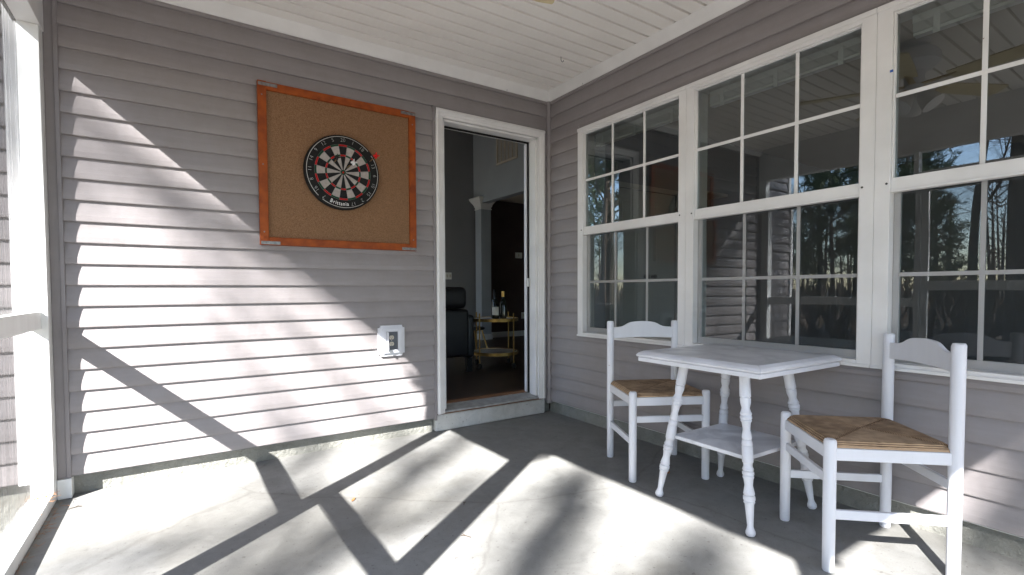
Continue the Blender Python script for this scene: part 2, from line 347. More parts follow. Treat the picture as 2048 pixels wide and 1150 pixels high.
# ================================================================== BACK WALL (plane y=0)
bw = thing('back_wall', (0, 0, 0), 'grey lap siding wall behind the dartboard with the open doorway in it', 'wall')
q = MB()
courses(q, 'y', -3.112, -1.078, .108, 2.63)
courses(q, 'y', -1.078, -.036, 2.372, 2.63)
courses(q, 'y', -.060, -.036, .108, 2.372)
q.build('siding', 'siding', bw)
q = MB(); courses(q, 'y', -3.82, -3.290, .108, 4.0); q.build('outer_siding', 'siding', bw)
q = MB()   # frame of the wall behind the siding, with the door opening
q.box(-3.85, .001, .10, -1.0, .15, 4.05); q.box(-1.0, .001, 2.315, -.13, .15, 4.05); q.box(-.13, .001, .10, .15, .15, 4.05)
q.build('wall_core', 'int_grey', bw)
q = MB(); q.box(-3.84, .034, -.6, -1.08, .15, .101); q.box(-.05, .034, -.6, .02, .15, .101); q.build('foundation', 'foundation', bw)
q = MB()   # trims: channel at the screen post, at the door, inside corner post
q.box(-3.128, -.020, .10, -3.110, -.001, 2.61); q.box(-3.165, -.012, .10, -3.128, -.001, 2.61)
q.build('channel', 'siding_trim', bw, .0015)
q = MB(); q.box(-1.082, -.020, .09, -1.064, -.001, 2.378); q.box(-1.082, -.020, 2.366, -.052, -.001, 2.378); q.build('channel', 'siding_trim', bw, .0015)
q = MB(); q.prism([(-.037, -.001), (-.037, -.022), (-.030, -.030), (-.022, -.037), (-.001, -.037), (-.001, -.001)], .085, 2.612, 'z'); q.build('corner_post', 'siding_trim', bw, .001)
q = MB(); q.box(-3.305, -.026, .10, -3.262, -.001, 2.6); q.box(-3.875, -.024, .10, -3.82, -.001, 4.0); q.build('corner_trim', 'white_vinyl', bw, .001)

# ================================================================== WINDOW WALL (plane x=0)
ww = thing('window_wall', (0, 0, 0), 'grey lap siding wall on the right carrying the row of white windows', 'wall')
q = MB(); WT, WB, WL, WR = 2.287, .686, -.389, -3.372
courses(q, 'x', -.036, WL+.004, .108, 2.63)
courses(q, 'x', WL+.004, WR-.004, 2.30, 2.63); courses(q, 'x', WL+.004, WR-.004, .108, .672)
courses(q, 'x', WR-.004, -7, .108, 2.63)
q.build('siding', 'siding', ww)
q = MB(); q.box(-.018, WR-.004, 2.288, -.002, WL+.004, 2.302); q.box(-.018, WR-.004, .668, -.002, WL+.004, .685); q.build('channel', 'siding_trim', ww, .0015)
q = MB(); q.box(.001, WL, .10, .15, .0, 4.05); q.box(.001, WR, 2.26, .15, WL, 4.05); q.box(.001, WR, .10, .15, WL, .70); q.box(.001, -7, .10, .15, WR, 4.05)
q.box(.001, -1.40, .70, .15, -1.355, 2.26); q.box(.001, -2.39, .70, .15, -2.345, 2.26)
q.build('wall_core', 'int_white', ww)
q = MB(); q.box(.030, -7, -.6, .15, .03, .101); q.build('foundation', 'foundation', ww)

# ================================================================== WINDOWS
def window(y0, y1, label, tape=False):
    """y0 > y1 : glass opening edges seen from the porch"""
    t = thing('window', (0, (y0+y1)/2, .69), label, 'window', 'double hung windows with white grids')
    O = -Vector(t.location)
    def bd(q, name, m, bev=.0015, par=None):
        o = q.build(name, m, par or t, bev if bev else 0)
        if par is None: o.location = O
        return o
    yl = -1.377 if y0 > -2 else -2.368; yr = -1.377 if y1 > -2 else -2.368
    if y0 > -.5: yl = WL
    if y1 < -3.2: yr = WR
    q = MB()                                     # frame with a small lip round it
    q.box(-.030, y0, .690, .050, yl-.0005, 2.283); q.box(-.030, yr+.0005, .690, .050, y1, 2.283)
    q.box(-.030, y1, 2.243, .050, y0, 2.283); q.box(-.030, y1, .690, .050, y0, .716)
    q.box(-.036, yr+.001, 2.262, -.030, yl-.001, 2.286); q.box(-.040, yr+.001, .686, -.030, yl-.001, .700)
    bd(q, 'frame', 'white_vinyl')
    q = MB()                                     # upper sash rails
    q.box(-.020, y0-.0005, 1.466, .016, y1+.0005, 1.528); q.box(-.026, y0-.0005, 1.466, -.020, y1+.0005, 1.476)
    q.box(-.020, y0-.007, 1.528, .016, y0-.0005, 2.2425); q.box(-.020, y1+.0005, 1.528, .016, y1+.007, 2.2425); q.box(-.020, y0-.007, 2.236, .016, y1+.007, 2.2425)
    us = bd(q, 'upper_sash', 'white_vinyl')
    W = y0-y1; q = MB()
    for i in (1, 2): q.box(-.0080, y0-W*i/3-.0085, 1.5285, -.0016, y0-W*i/3+.0085, 2.2355)
    q.box(-.0086, y1+.0075, 1.876, -.0010, y0-.0075, 1.893); bd(q, 'muntins', 'white_vinyl', .001)
    q = MB(); q.add([(0, y0-.007, 1.528), (0, y1+.007, 1.528), (0, y1+.007, 2.236), (0, y0-.007, 2.236)], [(0, 1, 2, 3)]); bd(q, 'glass', 'window_glass', 0)
    q = MB(); q.box(.020, y0-.0005, .7165, .046, y1+.0005, .755); q.box(.020, y0-.022, .755, .046, y0-.0005, 1.50); q.box(.020, y1+.0005, .755, .046, y1+.022, 1.50); bd(q, 'lower_sash', 'white_vinyl')
    q = MB()
    for i in (1, 2): q.box(.0250, y0-W*i/3-.0085, .7555, .0300, y0-W*i/3+.0085, 1.50)
    q.box(.0244, y1+.0225, 1.098, .0306, y0-.0225, 1.115); bd(q, 'muntins', 'white_vinyl', .001)
    q = MB(); q.add([(.032, y0-.022, .755), (.032, y1+.022, .755), (.032, y1+.022, 1.50), (.032, y0-.022, 1.50)], [(0, 1, 2, 3)]); bd(q, 'glass', 'window_glass', 0)
    q = MB(); q.add([(.010, y0-.004, .720), (.010, y1+.004, .720), (.010, y1+.004, 1.466), (.010, y0-.004, 1.466)], [(0, 3, 2, 1)]); bd(q, 'insect_screen', 'sash_screen', 0)
    q = MB()
    for yy in (y0+.012, y1-.012): q.tube([(-.031, yy, 1.505), (-.033, yy, 1.505)], .005, 8)
    bd(q, 'screw', 'soot', 0)
    if tape:
        q = MB(); q.box(-.0315, y0-.004, 1.985, -.030, y0+.008, 1.995); tag(bd(q, 'tape_scrap', 'tape_blue', 0), 'tiny scrap of blue tape on the frame')
    return t
window(-.446, -1.322, 'double hung window nearest the corner with white closet doors behind its glass')
window(-1.432, -2.309, 'middle double hung window behind the square table reflecting the sunlit siding')
window(-2.427, -3.310, 'double hung window at the right edge of the photo reflecting bare trees and sky', True)
# raised blinds
def blind(y0, y1, label):
    t = thing('window_blind', (.09, (y0+y1)/2, 2.2), label, 'blind', 'raised blinds inside the windows'); O = -Vector(t.location)
    q = MB(); q.box(.072, y1+.04, 2.205, .108, y0-.035, 2.238); o = q.build('headrail', 'blind_white', t, .002); o.location = O
    q = MB()
    for k in range(9): q.box(.064, y1+.045, 2.163+.0045*k, .112, y0-.04, 2.1648+.0045*k)
    o = q.build('slats', 'blind_white', t); o.location = O
    q = MB(); q.box(.068, y1+.045, 2.146, .108, y0-.04, 2.160); o = q.build('bottom_rail', 'blind_white', t, .002); o.location = O
    for f in (.14, .5, .86):
        yy = y0+(y1-y0)*f; q = MB(); q.box(.058, yy-.012, 2.128, .063, yy+.012, 2.215); o = q.build('valance_clip', 'blind_white', t, .002); o.location = O
blind(-.446, -1.322, 'white blind drawn up at the top of the window nearest the corner')
blind(-1.432, -2.309, 'white blind drawn up at the top of the middle window')
blind(-2.427, -3.310, 'white blind drawn up at the top of the window at the right edge')

# ================================================================== DOORWAY
dw = thing('doorway', (-.565, 0, .14), 'white moulded door frame around the dark open doorway', 'door frame'); O = -Vector(dw.location)
def dbuild(q, name, m, bev=.002): o = q.build(name, m, dw, bev); o.location = O; return o
def moulding(pos, a, b, ax):       # brick mould section, pos maps (w, d) -> section point
    sec = [(0, 0), (0, -.030), (.012, -.034), (.020, -.034), (.024, -.029), (.040, -.026), (.046, -.022), (.060, -.020), (.060, 0)]
    return sec
sec = moulding(0, 0, 0, 0)
q = MB(); q.prism([(-1.061+w, d) for w, d in sec], .135, 2.362, 'z'); dbuild(q, 'casing', 'white_vinyl', 0)
q = MB(); q.prism([(-.068-w, d) for w, d in sec][::-1], .135, 2.362, 'z'); dbuild(q, 'casing', 'white_vinyl', 0)
q = MB(); q.prism([(d-.0012, 2.3635-w) for w, d in sec], -1.061, -.068, 'x'); dbuild(q, 'head_casing', 'white_vinyl', 0)
q = MB(); q.box(-1.001, .0, .16, -.980, .15, 2.30); q.box(-.149, .0, .16, -.128, .15, 2.30); q.box(-1.001, .0, 2.285, -.128, .15, 2.303); dbuild(q, 'jamb', 'white_vinyl')
q = MB(); q.box(-.162, .085, .175, -.150, .098, 2.283); q.box(-.981, .085, 2.271, -.150, .098, 2.284); dbuild(q, 'weatherstrip', 'rubber_black', 0)
q = MB(); q.box(-.172, .100, .178, -.1505, .128, 2.268); dbuild(q, 'door_stop', 'white_paint', .002)
q = MB(); q.box(-.176, .072, 1.075, -.1495, .0845, 1.145); dbuild(q, 'strike_plate', 'wire', .001)
q = MB(); q.prism([(-.020, .138), (-.020, .150), (.05, .162), (.11, .172), (.11, .138)], -1.0, -.13, 'x'); dbuild(q, 'threshold', 'threshold', .001)
q = MB(); q.prism([(.111, .14), (.111, .176), (.128, .186), (.165, .186), (.165, .14)], -.995, -.135, 'x'); dbuild(q, 'sill_strip', 'oak', .001)
q = MB(); q.box(-1.062, -.016, .128, -.066, .03, .1375); dbuild(q, 'sub_sill', 'oak', .001)
q = MB(); q.box(-1.070, -.004, .0, -.052, .12, .128)
tag(q.build('door_step', 'step_paint', None, .012, 3), 'scuffed white painted step under the open doorway', 'step')

# ================================================================== DARTBOARD BACKBOARD
bb = thing('backboard', (-1.7225, -.016, 1.805), 'square tan particle board panel in an orange wood frame hung on the siding', 'backboard')
O = -Vector(bb.location)
q = MB(); q.box(-2.200, -.030, 1.345, -1.245, -.017, 2.265); q.cur = 1; rh = random.Random(31)
for k in range(150):                      # dart holes clustered round the board
    a_ = rh.uniform(0, 6.283); d_ = .25+abs(rh.gauss(0, .085)); hx = -1.735+d_*math.cos(a_); hz = 1.805+d_*math.sin(a_)-.02
    if -2.16 < hx < -1.285 and 1.385 < hz < 2.23: q.tube([(hx, -.0300, hz), (hx, -.0304, hz)], rh.uniform(.0010, .0020), 6)
q.cur = 0
o = q.build('panel', ['cork', 'soot'], bb); o.location = O
def fr(b): q = MB(); q.box(*b); o = q.build('frame_board', 'orange_wood', bb, .003); o.location = O; return o
fr((-2.222, -.046, 1.323, -2.174, -.0165, 2.293)); fr((-1.273, -.046, 1.323, -1.225, -.0165, 2.287))
fr((-2.1735, -.0455, 2.243, -1.2735, -.0165, 2.290)); fr((-2.1735, -.0455, 1.323, -1.2735, -.0165, 1.370))
for x0, z0 in ((-2.219, 2.264), (-1.333, 2.262), (-2.217, 1.326), (-1.333, 1.326)):
    q = MB(); q.box(x0, -.0485, z0, x0+.105, -.0461, z0+.019)
    for sx in (.015, .05, .09): q.tube([(x0+sx, -.0486, z0+.0095), (x0+sx, -.0500, z0+.0095)], .0045, 8)
    o = q.build('corner_bracket', 'steel', bb); o.location = O
for x, z in ((-2.199, 2.21), (-2.199, 1.80), (-2.199, 1.40), (-1.249, 1.40), (-1.249, 2.2)):
    q = MB(); q.tube([(x, -.0461, z), (x, -.0475, z)], .0045, 8); o = q.build('screw', 'steel', bb); o.location = O

db = thing('dartboard', (-1.735, -.031, 1.805), 'round black dartboard with wire numbers mounted on the tan panel', 'dartboard')
RB = .2375
q = MB(); q.lathe((0, 0, 0), (0, -1, 0), [(0, RB-.004), (.003, RB), (.030, RB), (.034, RB-.003)], 64); q.build('board_body', 'rubber_black', db)
# coloured sectors
q = MB(); Y = -.0352; rr = [.0068, .0165, .102, .113, .165, .177]
rr = [r*RB/.2255*.950 for r in rr]
def ang(i, k=0, n=6): return math.pi/2-(i-.5+k/n)*math.radians(18)
for i in range(20):
    blk = i % 2 == 0
    for a, b, c in ((0, 1, None), (1, 2, 0 if blk else 1), (2, 3, 2 if blk else 3), (3, 4, 0 if blk else 1), (4, 5, 2 if blk else 3)):
        if c is None: c = 3
        q.cur = c; n = 5; vs = []
        for k in range(n+1):
            t = ang(i, k, n); vs += [(rr[a]*math.cos(t), Y, rr[a]*math.sin(t)), (rr[b]*math.cos(t), Y, rr[b]*math.sin(t))]
        q.add(vs, [(2*k, 2*k+1, 2*k+3, 2*k+2) for k in range(n)])
q.cur = 2; q.add([(rr[0]*math.cos(t*.5236), Y, rr[0]*math.sin(t*.5236)) for t in range(12)], [tuple(range(12))])
q.build('playing_face', ['sisal_black', 'sisal_cream', 'sisal_red', 'sisal_green'], db)
q = MB()
for i in range(20):
    t = ang(i); q.tube([(rr[1]*math.cos(t), Y-.0012, rr[1]*math.sin(t)), (rr[5]*math.cos(t), Y-.0012, rr[5]*math.sin(t))], .0006, 4)
for r in rr[1:]: q.tube([(r*math.cos(k*math.pi/30), Y-.001, r*math.sin(k*math.pi/30)) for k in range(61)], .0006, 4, False)
q.build('spider', 'steel', db)
q = MB(); rn = RB*.945
gaps = (math.radians(-52), math.radians(-130), math.radians(40))
seg = []
for k in range(181):
    t = k*math.pi/90; tt = (t+math.pi) % (2*math.pi)-math.pi
    if any(abs(tt-g) < .045 for g in gaps):
        if len(seg) > 1: q.tube(seg, .0016, 5, False)
        seg = []
    else: seg.append((rn*math.cos(t), Y-.004, rn*math.sin(t)))
q.tube(seg, .0016, 5, False); q.build('number_ring', 'wire', db)
def text_mesh(s, size, extr=.0006, offs=.0):
    cu = bpy.data.curves.new('t', 'FONT'); cu.body = s; cu.size = size; cu.extrude = extr; cu.offset = offs; cu.align_x = 'CENTER'; cu.align_y = 'CENTER'; cu.resolution_u = 3
    o = bpy.data.objects.new('t', cu); COL.objects.link(o); bpy.context.view_layer.update()
    me = bpy.data.meshes.new_from_object(o.evaluated_get(bpy.context.evaluated_depsgraph_get()))
    vs = [v.co.copy() for v in me.vertices]; fs = [tuple(p.vertices) for p in me.polygons]
    bpy.data.objects.remove(o); bpy.data.curves.remove(cu); bpy.data.meshes.remove(me); return vs, fs
nums = [20, 1, 18, 4, 13, 6, 10, 15, 2, 17, 3, 19, 7, 16, 8, 11, 14, 9, 12, 5]
for i, nn in enumerate(nums):
    if nn in (3, 19, 4): continue
    q = MB()
    t = math.pi/2-i*math.radians(18); vs, fs = text_mesh(str(nn), .033, .0006, -.0010)
    low = -120 < math.degrees(t) % 360-360 < -60 and False
    rot = t-math.pi/2; r = RB*.86
    Mx = Matrix.Translation((r*math.cos(t), Y-.002, r*math.sin(t))) @ Matrix.Rotation(-rot, 4, 'Y') @ Matrix.Rotation(math.pi/2, 4, 'X')
    q.add([Mx @ v for v in vs], fs); q.build('number', 'wire', db)
q = MB(); word = 'Brittania'; adv = [.0, .0175, .012, .010, .0125, .013, .0155, .0125, .0115]
tot = sum(adv); pos = 0
for ch, a in zip(word, adv):
    pos += a; vs, fs = text_mesh(ch, .034, .0006, .0003)
    t = -math.pi/2-.13+(pos-tot/2)/(RB*.85); rot = t+math.pi/2
    Mx = Matrix.Translation((RB*.85*math.cos(t), Y-.002, RB*.85*math.sin(t))) @ Matrix.Rotation(-rot, 4, 'Y') @ Matrix.Rotation(math.pi/2, 4, 'X') @ Matrix.Diagonal((.8, 1.0, 1, 1))
    q.add([Mx @ v for v in vs], fs)
q.build('maker_lettering', 'flight_white', db)
def dart(x, z, label, fm, tilt=(.1, .1), n=4):
    t = thing('dart', (x, -.066, z), label, 'dart', 'darts stuck in the dartboard')
    d = Vector((tilt[0], -1, tilt[1])).normalized()
    q = MB(); q.lathe((0, 0, 0), d, [(-.012, .0004), (.02, .0011), (.022, .0030), (.062, .0034), (.066, .002)], 8); q.build('barrel', 'brass', t)
    q = MB(); q.lathe((0, 0, 0), d, [(.064, .0018), (.115, .0015)], 6); q.build('shaft', 'rubber_black', t)
    u = d.cross(Vector((0, 0, 1))).normalized(); v = d.cross(u); q = MB()
    for w_ in (u, -u, v, -v):
        w_ = (w_+.0*v).normalized(); p0 = d*.095; p1 = d*.135
        a = [p0, p0+w_*.010+d*.008, p0+w_*.019+d*.022, p1+w_*.019, p1]
        th = d.cross(w_)*.0006
        q.add([p-th for p in a]+[p+th for p in a], [(0, 1, 2, 3, 4), (9, 8, 7, 6, 5)]+[(i, 5+i, 5+(i+1) % 5, (i+1) % 5) for i in range(5)])
    q.build('flight', fm, t)
dart(-1.565, 1.895, 'dart with bright red flight stuck near the upper right rim of the dartboard', 'flight_red', (.05, .12))
dart(-1.715, 1.835, 'dart with white flight stuck just right of the bullseye', 'flight_white', (.1, .1))
dart(-1.790, 1.860, 'brass dart with dark flight stuck left of and above the bullseye', 'rubber_black', (-.1, .05))

# ================================================================== OUTLET
ol = thing('electrical_outlet', (-1.411, -.016, .700), 'white notched outdoor outlet box with its cover swung open on the siding', 'outlet')
def notch(w, h, c): return [(-w+c, -h), (w-c, -h), (w-c, -h+c*.55), (w-c*.55, -h+c), (w, -h+c), (w, h-c), (w-c*.55, h-c), (w-c, h-c*.55), (w-c, h), (-w+c, h), (-w+c, h-c*.55), (-w+c*.55, h-c), (-w, h-c), (-w, -h+c), (-w+c*.55, -h+c), (-w+c, -h+c*.55)]
q = MB()
def ringp(outer, inner, y0, y1, q):        # flat ring between two same-count outlines plus sides
    n = len(outer); vs = [(a, y0, b) for a, b in outer]+[(a, y1, b) for a, b in outer]+[(a, y1, b) for a, b in inner]
    q.add(vs, [(i, (i+1) % n, n+(i+1) % n, n+i) for i in range(n)]+[(n+i, n+(i+1) % n, 2*n+(i+1) % n, 2*n+i) for i in range(n)])
ringp(notch(.094, .106, .017), notch(.080, .092, .012), .012, -.014, q)
ringp(notch(.080, .092, .012), notch(.064, .080, .004), -.014, -.022, q); 
ringp(notch(.064, .080, .004), notch(.040, .062, .001), -.022, -.024, q)
q.build('mounting_block', 'white_paint', ol)
q = MB(); q.box(-.0395, -.018, -.0615, .0395, -.012, .0615); q.build('face_plate', 'grey_plate', ol, .001)
q = MB(); q.box(-.066, -.030, -.083, -.043, -.0245, .083); q.box(.043, -.030, -.083, .066, -.0245, .083); q.box(-.043, -.030, .064, .043, -.0245, .083); q.box(-.043, -.030, -.083, .043, -.0245, -.064); q.build('cover_frame', 'white_paint', ol, .0015)
q = MB(); q.box(-.041, -.062, -.062, -.036, -.028, .062); q.build('open_cover', 'white_paint', ol, .0015)
for zz in (.022, -.022):
    q = MB(); q.prism([(.0165*math.cos(a)-.002, max(-.0135, min(.0135, .0165*math.sin(a)))+zz) for a in [k*math.pi/12 for k in range(24)]][::-1], -.0205, -.0180, 'y'); rc = q.build('receptacle', 'receptacle', ol)
    q = MB(); q.box(-.0090, -.0210, zz-.001, -.0068, -.0204, zz+.008); q.box(.0028, -.0210, zz-.001, .005, -.0204, zz+.006); q.tube([(-.002, -.0204, zz-.008), (-.002, -.0210, zz-.008)], .0028, 8); q.build('slots', 'rubber_black', rc)
q = MB(); q.tube([(-.002, -.018, 0), (-.002, -.0195, 0)], .003, 8); q.build('screw', 'wire', ol)

# ================================================================== SCREEN WALLS
HB = 2.320                                        # underside of header
sw = thing('screen_wall', (-3.2, -2.1, 0), 'white timber screen wall along the sunny left side of the porch', 'screen wall'); OS = -Vector(sw.location)
def sb(q, name, m, bev=.003): o = q.build(name, m, sw, bev); o.location = OS; return o
q = MB(); q.box(-3.252, -.092, .0601, -3.166, -.001, HB-.0002); sb(q, 'post', 'post_paint')
q = MB(); q.box(-3.252, -1.543, .0601, -3.166, -1.503, HB-.0002); sb(q, 'post', 'post_paint')
q = MB(); q.box(-3.252, -2.560, .0601, -3.166, -2.498, HB-.0002); sb(q, 'post', 'post_paint')
q = MB(); q.box(-3.252, -4.290, .0601, -3.166, -4.200, HB-.0002); sb(q, 'post', 'post_paint')
q = MB(); q.box(-3.262, -4.30, HB, -3.160, -.001, 2.70); sb(q, 'header', 'white_vinyl')
q = MB(); q.box(-3.252, -1.5425, .0, -3.167, -.001, .060); q.box(-3.252, -4.29, .0, -3.167, -2.498, .060); sb(q, 'bottom_rail', 'post_paint')
q = MB(); q.box(-3.238, -1.503, .868, -3.192, -.0925, .952); sb(q, 'mid_rail', 'post_paint')
q = MB(); q.box(-3.238, -4.200, .868, -3.192, -2.5605, .952); sb(q, 'mid_rail', 'post_paint')
q = MB(); q.box(-3.165, -.030, .0, -3.108, .036, .0995); sb(q, 'base_block', 'post_paint')
q = MB()
q.add([(-3.244, -.0925, .060), (-3.244, -1.503, .060), (-3.244, -1.503, HB), (-3.244, -.0925, HB)], [(0, 1, 2, 3)])
q.add([(-3.244, -2.56, .060), (-3.244, -4.2, .060), (-3.244, -4.2, HB), (-3.244, -2.56, HB)], [(0, 1, 2, 3)])
q.add([(-3.244, -1.543, 2.135), (-3.244, -2.498, 2.135), (-3.244, -2.498, HB), (-3.244, -1.543, HB)], [(0, 1, 2, 3)])
sb(q, 'insect_screen', 'screen_cloth', 0)
q = MB(); q.box(-3.252, -2.4975, 2.104, -3.167, -1.5435, 2.134); sb(q, 'door_head', 'post_paint')
# screen door
sdr = thing('screen_door', (-3.2, -2.02, 0), 'white screen door closed in the left screen wall beside the camera', 'screen door'); O = -Vector(sdr.location)
def sdb(q, name, m, bev=.002): o = q.build(name, m, sdr, bev); o.location = O; return o
q = MB(); q.box(-3.225, -1.600, .03, -3.190, -1.546, 2.092); q.box(-3.225, -2.495, .03, -3.190, -2.425, 2.092)
q.box(-3.225, -2.425, 2.030, -3.190, -1.600, 2.092); q.box(-3.225, -2.425, .03, -3.190, -1.600, .20); q.box(-3.225, -2.425, 1.025, -3.190, -1.600, 1.11); sdb(q, 'door_frame', 'post_paint')
q = MB(); q.add([(-3.215, -1.600, .20), (-3.215, -2.425, .20), (-3.215, -2.425, 2.03), (-3.215, -1.600, 2.03)], [(0, 1, 2, 3)]); sdb(q, 'insect_screen', 'screen_cloth', 0)
q = MB(); q.tube([(-3.185, -2.45, .95), (-3.155, -2.45, .96), (-3.155, -2.45, 1.06), (-3.185, -2.45, 1.07)], .006, 8); sdb(q, 'handle', 'steel', 0)
# front screen wall behind the camera
fw_ = thing('front_screen_wall', (-1.6, -4.25, 0), 'white timber screen wall across the front of the porch behind the camera', 'screen wall'); O = -Vector(fw_.location)
def fb(q, name, m, bev=.003): o = q.build(name, m, fw_, bev); o.location = O; return o
for x in (-1.62, -.10):
    q = MB(); q.box(x, -4.29, .0601, x+.09, -4.201, HB-.0002); fb(q, 'post', 'post_paint')
q = MB(); q.box(-3.159, -4.30, HB, -.001, -4.195, 2.70); fb(q, 'header', 'white_vinyl')
q = MB(); q.box(-3.165, -4.29, .0, -.01, -4.205, .060); fb(q, 'bottom_rail', 'post_paint')
q = MB(); q.add([(-3.165, -4.262, .06), (-.01, -4.262, .06), (-.01, -4.262, HB), (-3.165, -4.262, HB)], [(0, 1, 2, 3)]); fb(q, 'insect_screen', 'screen_cloth', 0)

# ================================================================== CEILING FAN
fan = thing('ceiling_fan', (-1.50, -2.02, 2.685), 'ceiling fan with cream blades and frosted lamp shades under the porch ceiling', 'ceiling fan')
q = MB(); q.lathe((0, 0, 0), (0, 0, -1), [(0, .085), (.03, .08), (.045, .05), (.06, .05), (.07, .12), (.10, .14), (.15, .14), (.18, .11), (.20, .06), (.29, .055), (.31, .02)], 24); q.build('motor_housing', 'white_paint', fan)
a0 = math.atan2(-1.43+2.02, -1.195+1.50)
for k in range(5):
    a = a0+k*2*math.pi/5; M_ = Matrix.Rotation(a, 4, 'Z') @ Matrix.Rotation(R(10), 4, 'X')
    q = MB(); pts = [(.20, -.05), (.40, -.062), (.64, -.068), (.656, -.062), (.664, 0), (.656, .062), (.64, .068), (.40, .062), (.20, .05)]
    vs = [M_ @ Vector((x, y, z)) + Vector((0, 0, -.285)) for z in (-.004, .004) for x, y in pts]; n = len(pts)
    q.add(vs, [tuple(range(n))[::-1], tuple(range(n, 2*n))]+[(i, (i+1) % n, n+(i+1) % n, n+i) for i in range(n)])
    bl = q.build('blade', 'fan_blade', fan)
    q = MB(); q.box(.05, -.018, -.290, .24, .018, -.2895+.006, Matrix.Rotation(a, 4, 'Z')); q.build('blade_bracket', 'brass', bl)
for k in range(3):
    a = .5+k*2*math.pi/3; d = Vector((math.cos(a)*.6, math.sin(a)*.6, -.8)).normalized()
    q = MB(); q.lathe(Vector((0, 0, -.29))+d*.05, d, [(0, .02), (.02, .035), (.06, .052), (.10, .062), (.13, .070)], 16); q.build('lamp_shade', 'flight_white', fan)

# ================================================================== CHAIRS
def make_chair(label):
    """local frame: +x right when seated, +y = back, origin on the floor under the seat centre"""
    t = thing('chair', (0, 0, 0), label, 'chair', 'white ladder back chairs with rush seats')
    W, D = .2065, .205
    def post(x, y, h, lean=0.0):
        q = MB(); r = .0215
        q.tube([(x, y, 0), (x, y, .004), (x, y, h*.5), (x, y+lean*.3, h-.012), (x, y+lean, h-.004), (x, y+lean, h)], [r*.86, r*.95, r, r, r*.92, r*.72], 20)
        return q.build('leg', 'white_paint', t)
    post(-W, D, .850, .004); post(W, D, .850, .004); post(-W, -D, .492); post(W, -D, .492)
    n = 24; top = []; bot = []
    for i in range(n+1):
        u = -1+2*i/n; x = u*(W-.016); s = 1/(1+math.exp(-(abs(u)-.56)*14)); zt = .838-.026*s+.010*(1-abs(u))*(1-s)
        zb = .742+.006*(1-u*u); yy = D+.018*(1-u*u); top.append((x, yy, zt)); bot.append((x, yy, zb))
    q = MB(); vs = []
    for d in (-.008, .008): vs += [(x, y+d, z) for x, y, z in bot]+[(x, y+d, z) for x, y, z in top]
    m = n+1; fs = []
    for i in range(n):
        fs += [(i, i+1, m+i+1, m+i), (2*m+i+1, 2*m+i, 3*m+i, 3*m+i+1), (m+i, m+i+1, 3*m+i+1, 3*m+i), (i+1, i, 2*m+i, 2*m+i+1)]
    fs += [(0, m, 3*m, 2*m), (n, 2*m+n, 3*m+n, m+n)]
    q.add(vs, fs); q.build('back_slat', 'white_paint', t, .003)
    for b in ((-W+.015, -D-.010, .415, W-.015, -D+.010, .460), (-W+.015, D-.010, .415, W-.015, D+.010, .460), (-W-.010, -D+.015, .415, -W+.010, D-.015, .460), (W-.010, -D+.015, .415, W+.010, D-.015, .460)):
        boxo('seat_rail', 'white_paint', t, b, .003)
    for b in ((-W+.015, -D-.008, .322, W-.015, -D+.008, .357), (-W+.015, D-.008, .318, W-.015, D+.008, .353), (-W-.008, -D+.015, .195, -W+.008, D-.015, .230), (W-.008, -D+.015, .195, W+.008, D-.015, .230)):
        boxo('stretcher', 'white_paint', t, b, .003)
    # rush seat : four triangular fields dipping to the diagonals, rolled edges
    q = MB(); N = 28; vs = []; w_, d_ = W+.004, D+.004
    for j in range(N+1):
        for i in range(N+1):
            u = -1+2*i/N; v = -1+2*j/N; m_ = max(abs(u), abs(v)); x = u*w_; y = v*d_
            c = (abs(abs(u)-abs(v)))                                    # 0 on the diagonal
            z = .484+.006*(1-m_)-.007*max(0, 1-c/.09)*(m_ < .98)-.016*max(0, (m_-.90)/.10)**2
            if abs(u) > .90 and abs(v) > .90:                              # notch for the posts
                z -= .012
            vs.append((x, y, z))
    q.add(vs, [(j*(N+1)+i, j*(N+1)+i+1, (j+1)*(N+1)+i+1, (j+1)*(N+1)+i) for j in range(N) for i in range(N)], True)
    e = [(i, 0) for i in range(N+1)]+[(N, j) for j in range(1, N+1)]+[(i, N) for i in range(N-1, -1, -1)]+[(0, j) for j in range(N-1, 0, -1)]
    vs = [q.v[j*(N+1)+i] for i, j in e]; k = len(vs); lo = [(x*.995, y*.995, .461) for x, y, z in vs]
    q.add(vs+lo, [(i, k+i, k+(i+1) % k, (i+1) % k) for i in range(k)], True); q.add(lo, [tuple(range(k))[::-1]])
    q.build('rush_seat', 'rush', t)
    return t
# rows: back-left, front-left ... measured on the photograph's floor
c1 = make_chair('white chair with woven seat left of the table nearer the doorway')
def put_chair(o, ctr, face): o.location = (*ctr, 0); o.rotation_euler = (0, 0, math.atan2(face[1], face[0])+math.pi/2)
put_chair(c1, (-.3135, -1.388), (-.475, -.88))
c2 = copy_tree(c1); c2['label'] = 'large white chair with woven seat nearest the camera at the right of the table'
put_chair(c2, (-.3565, -2.4595), (-.735, .678))

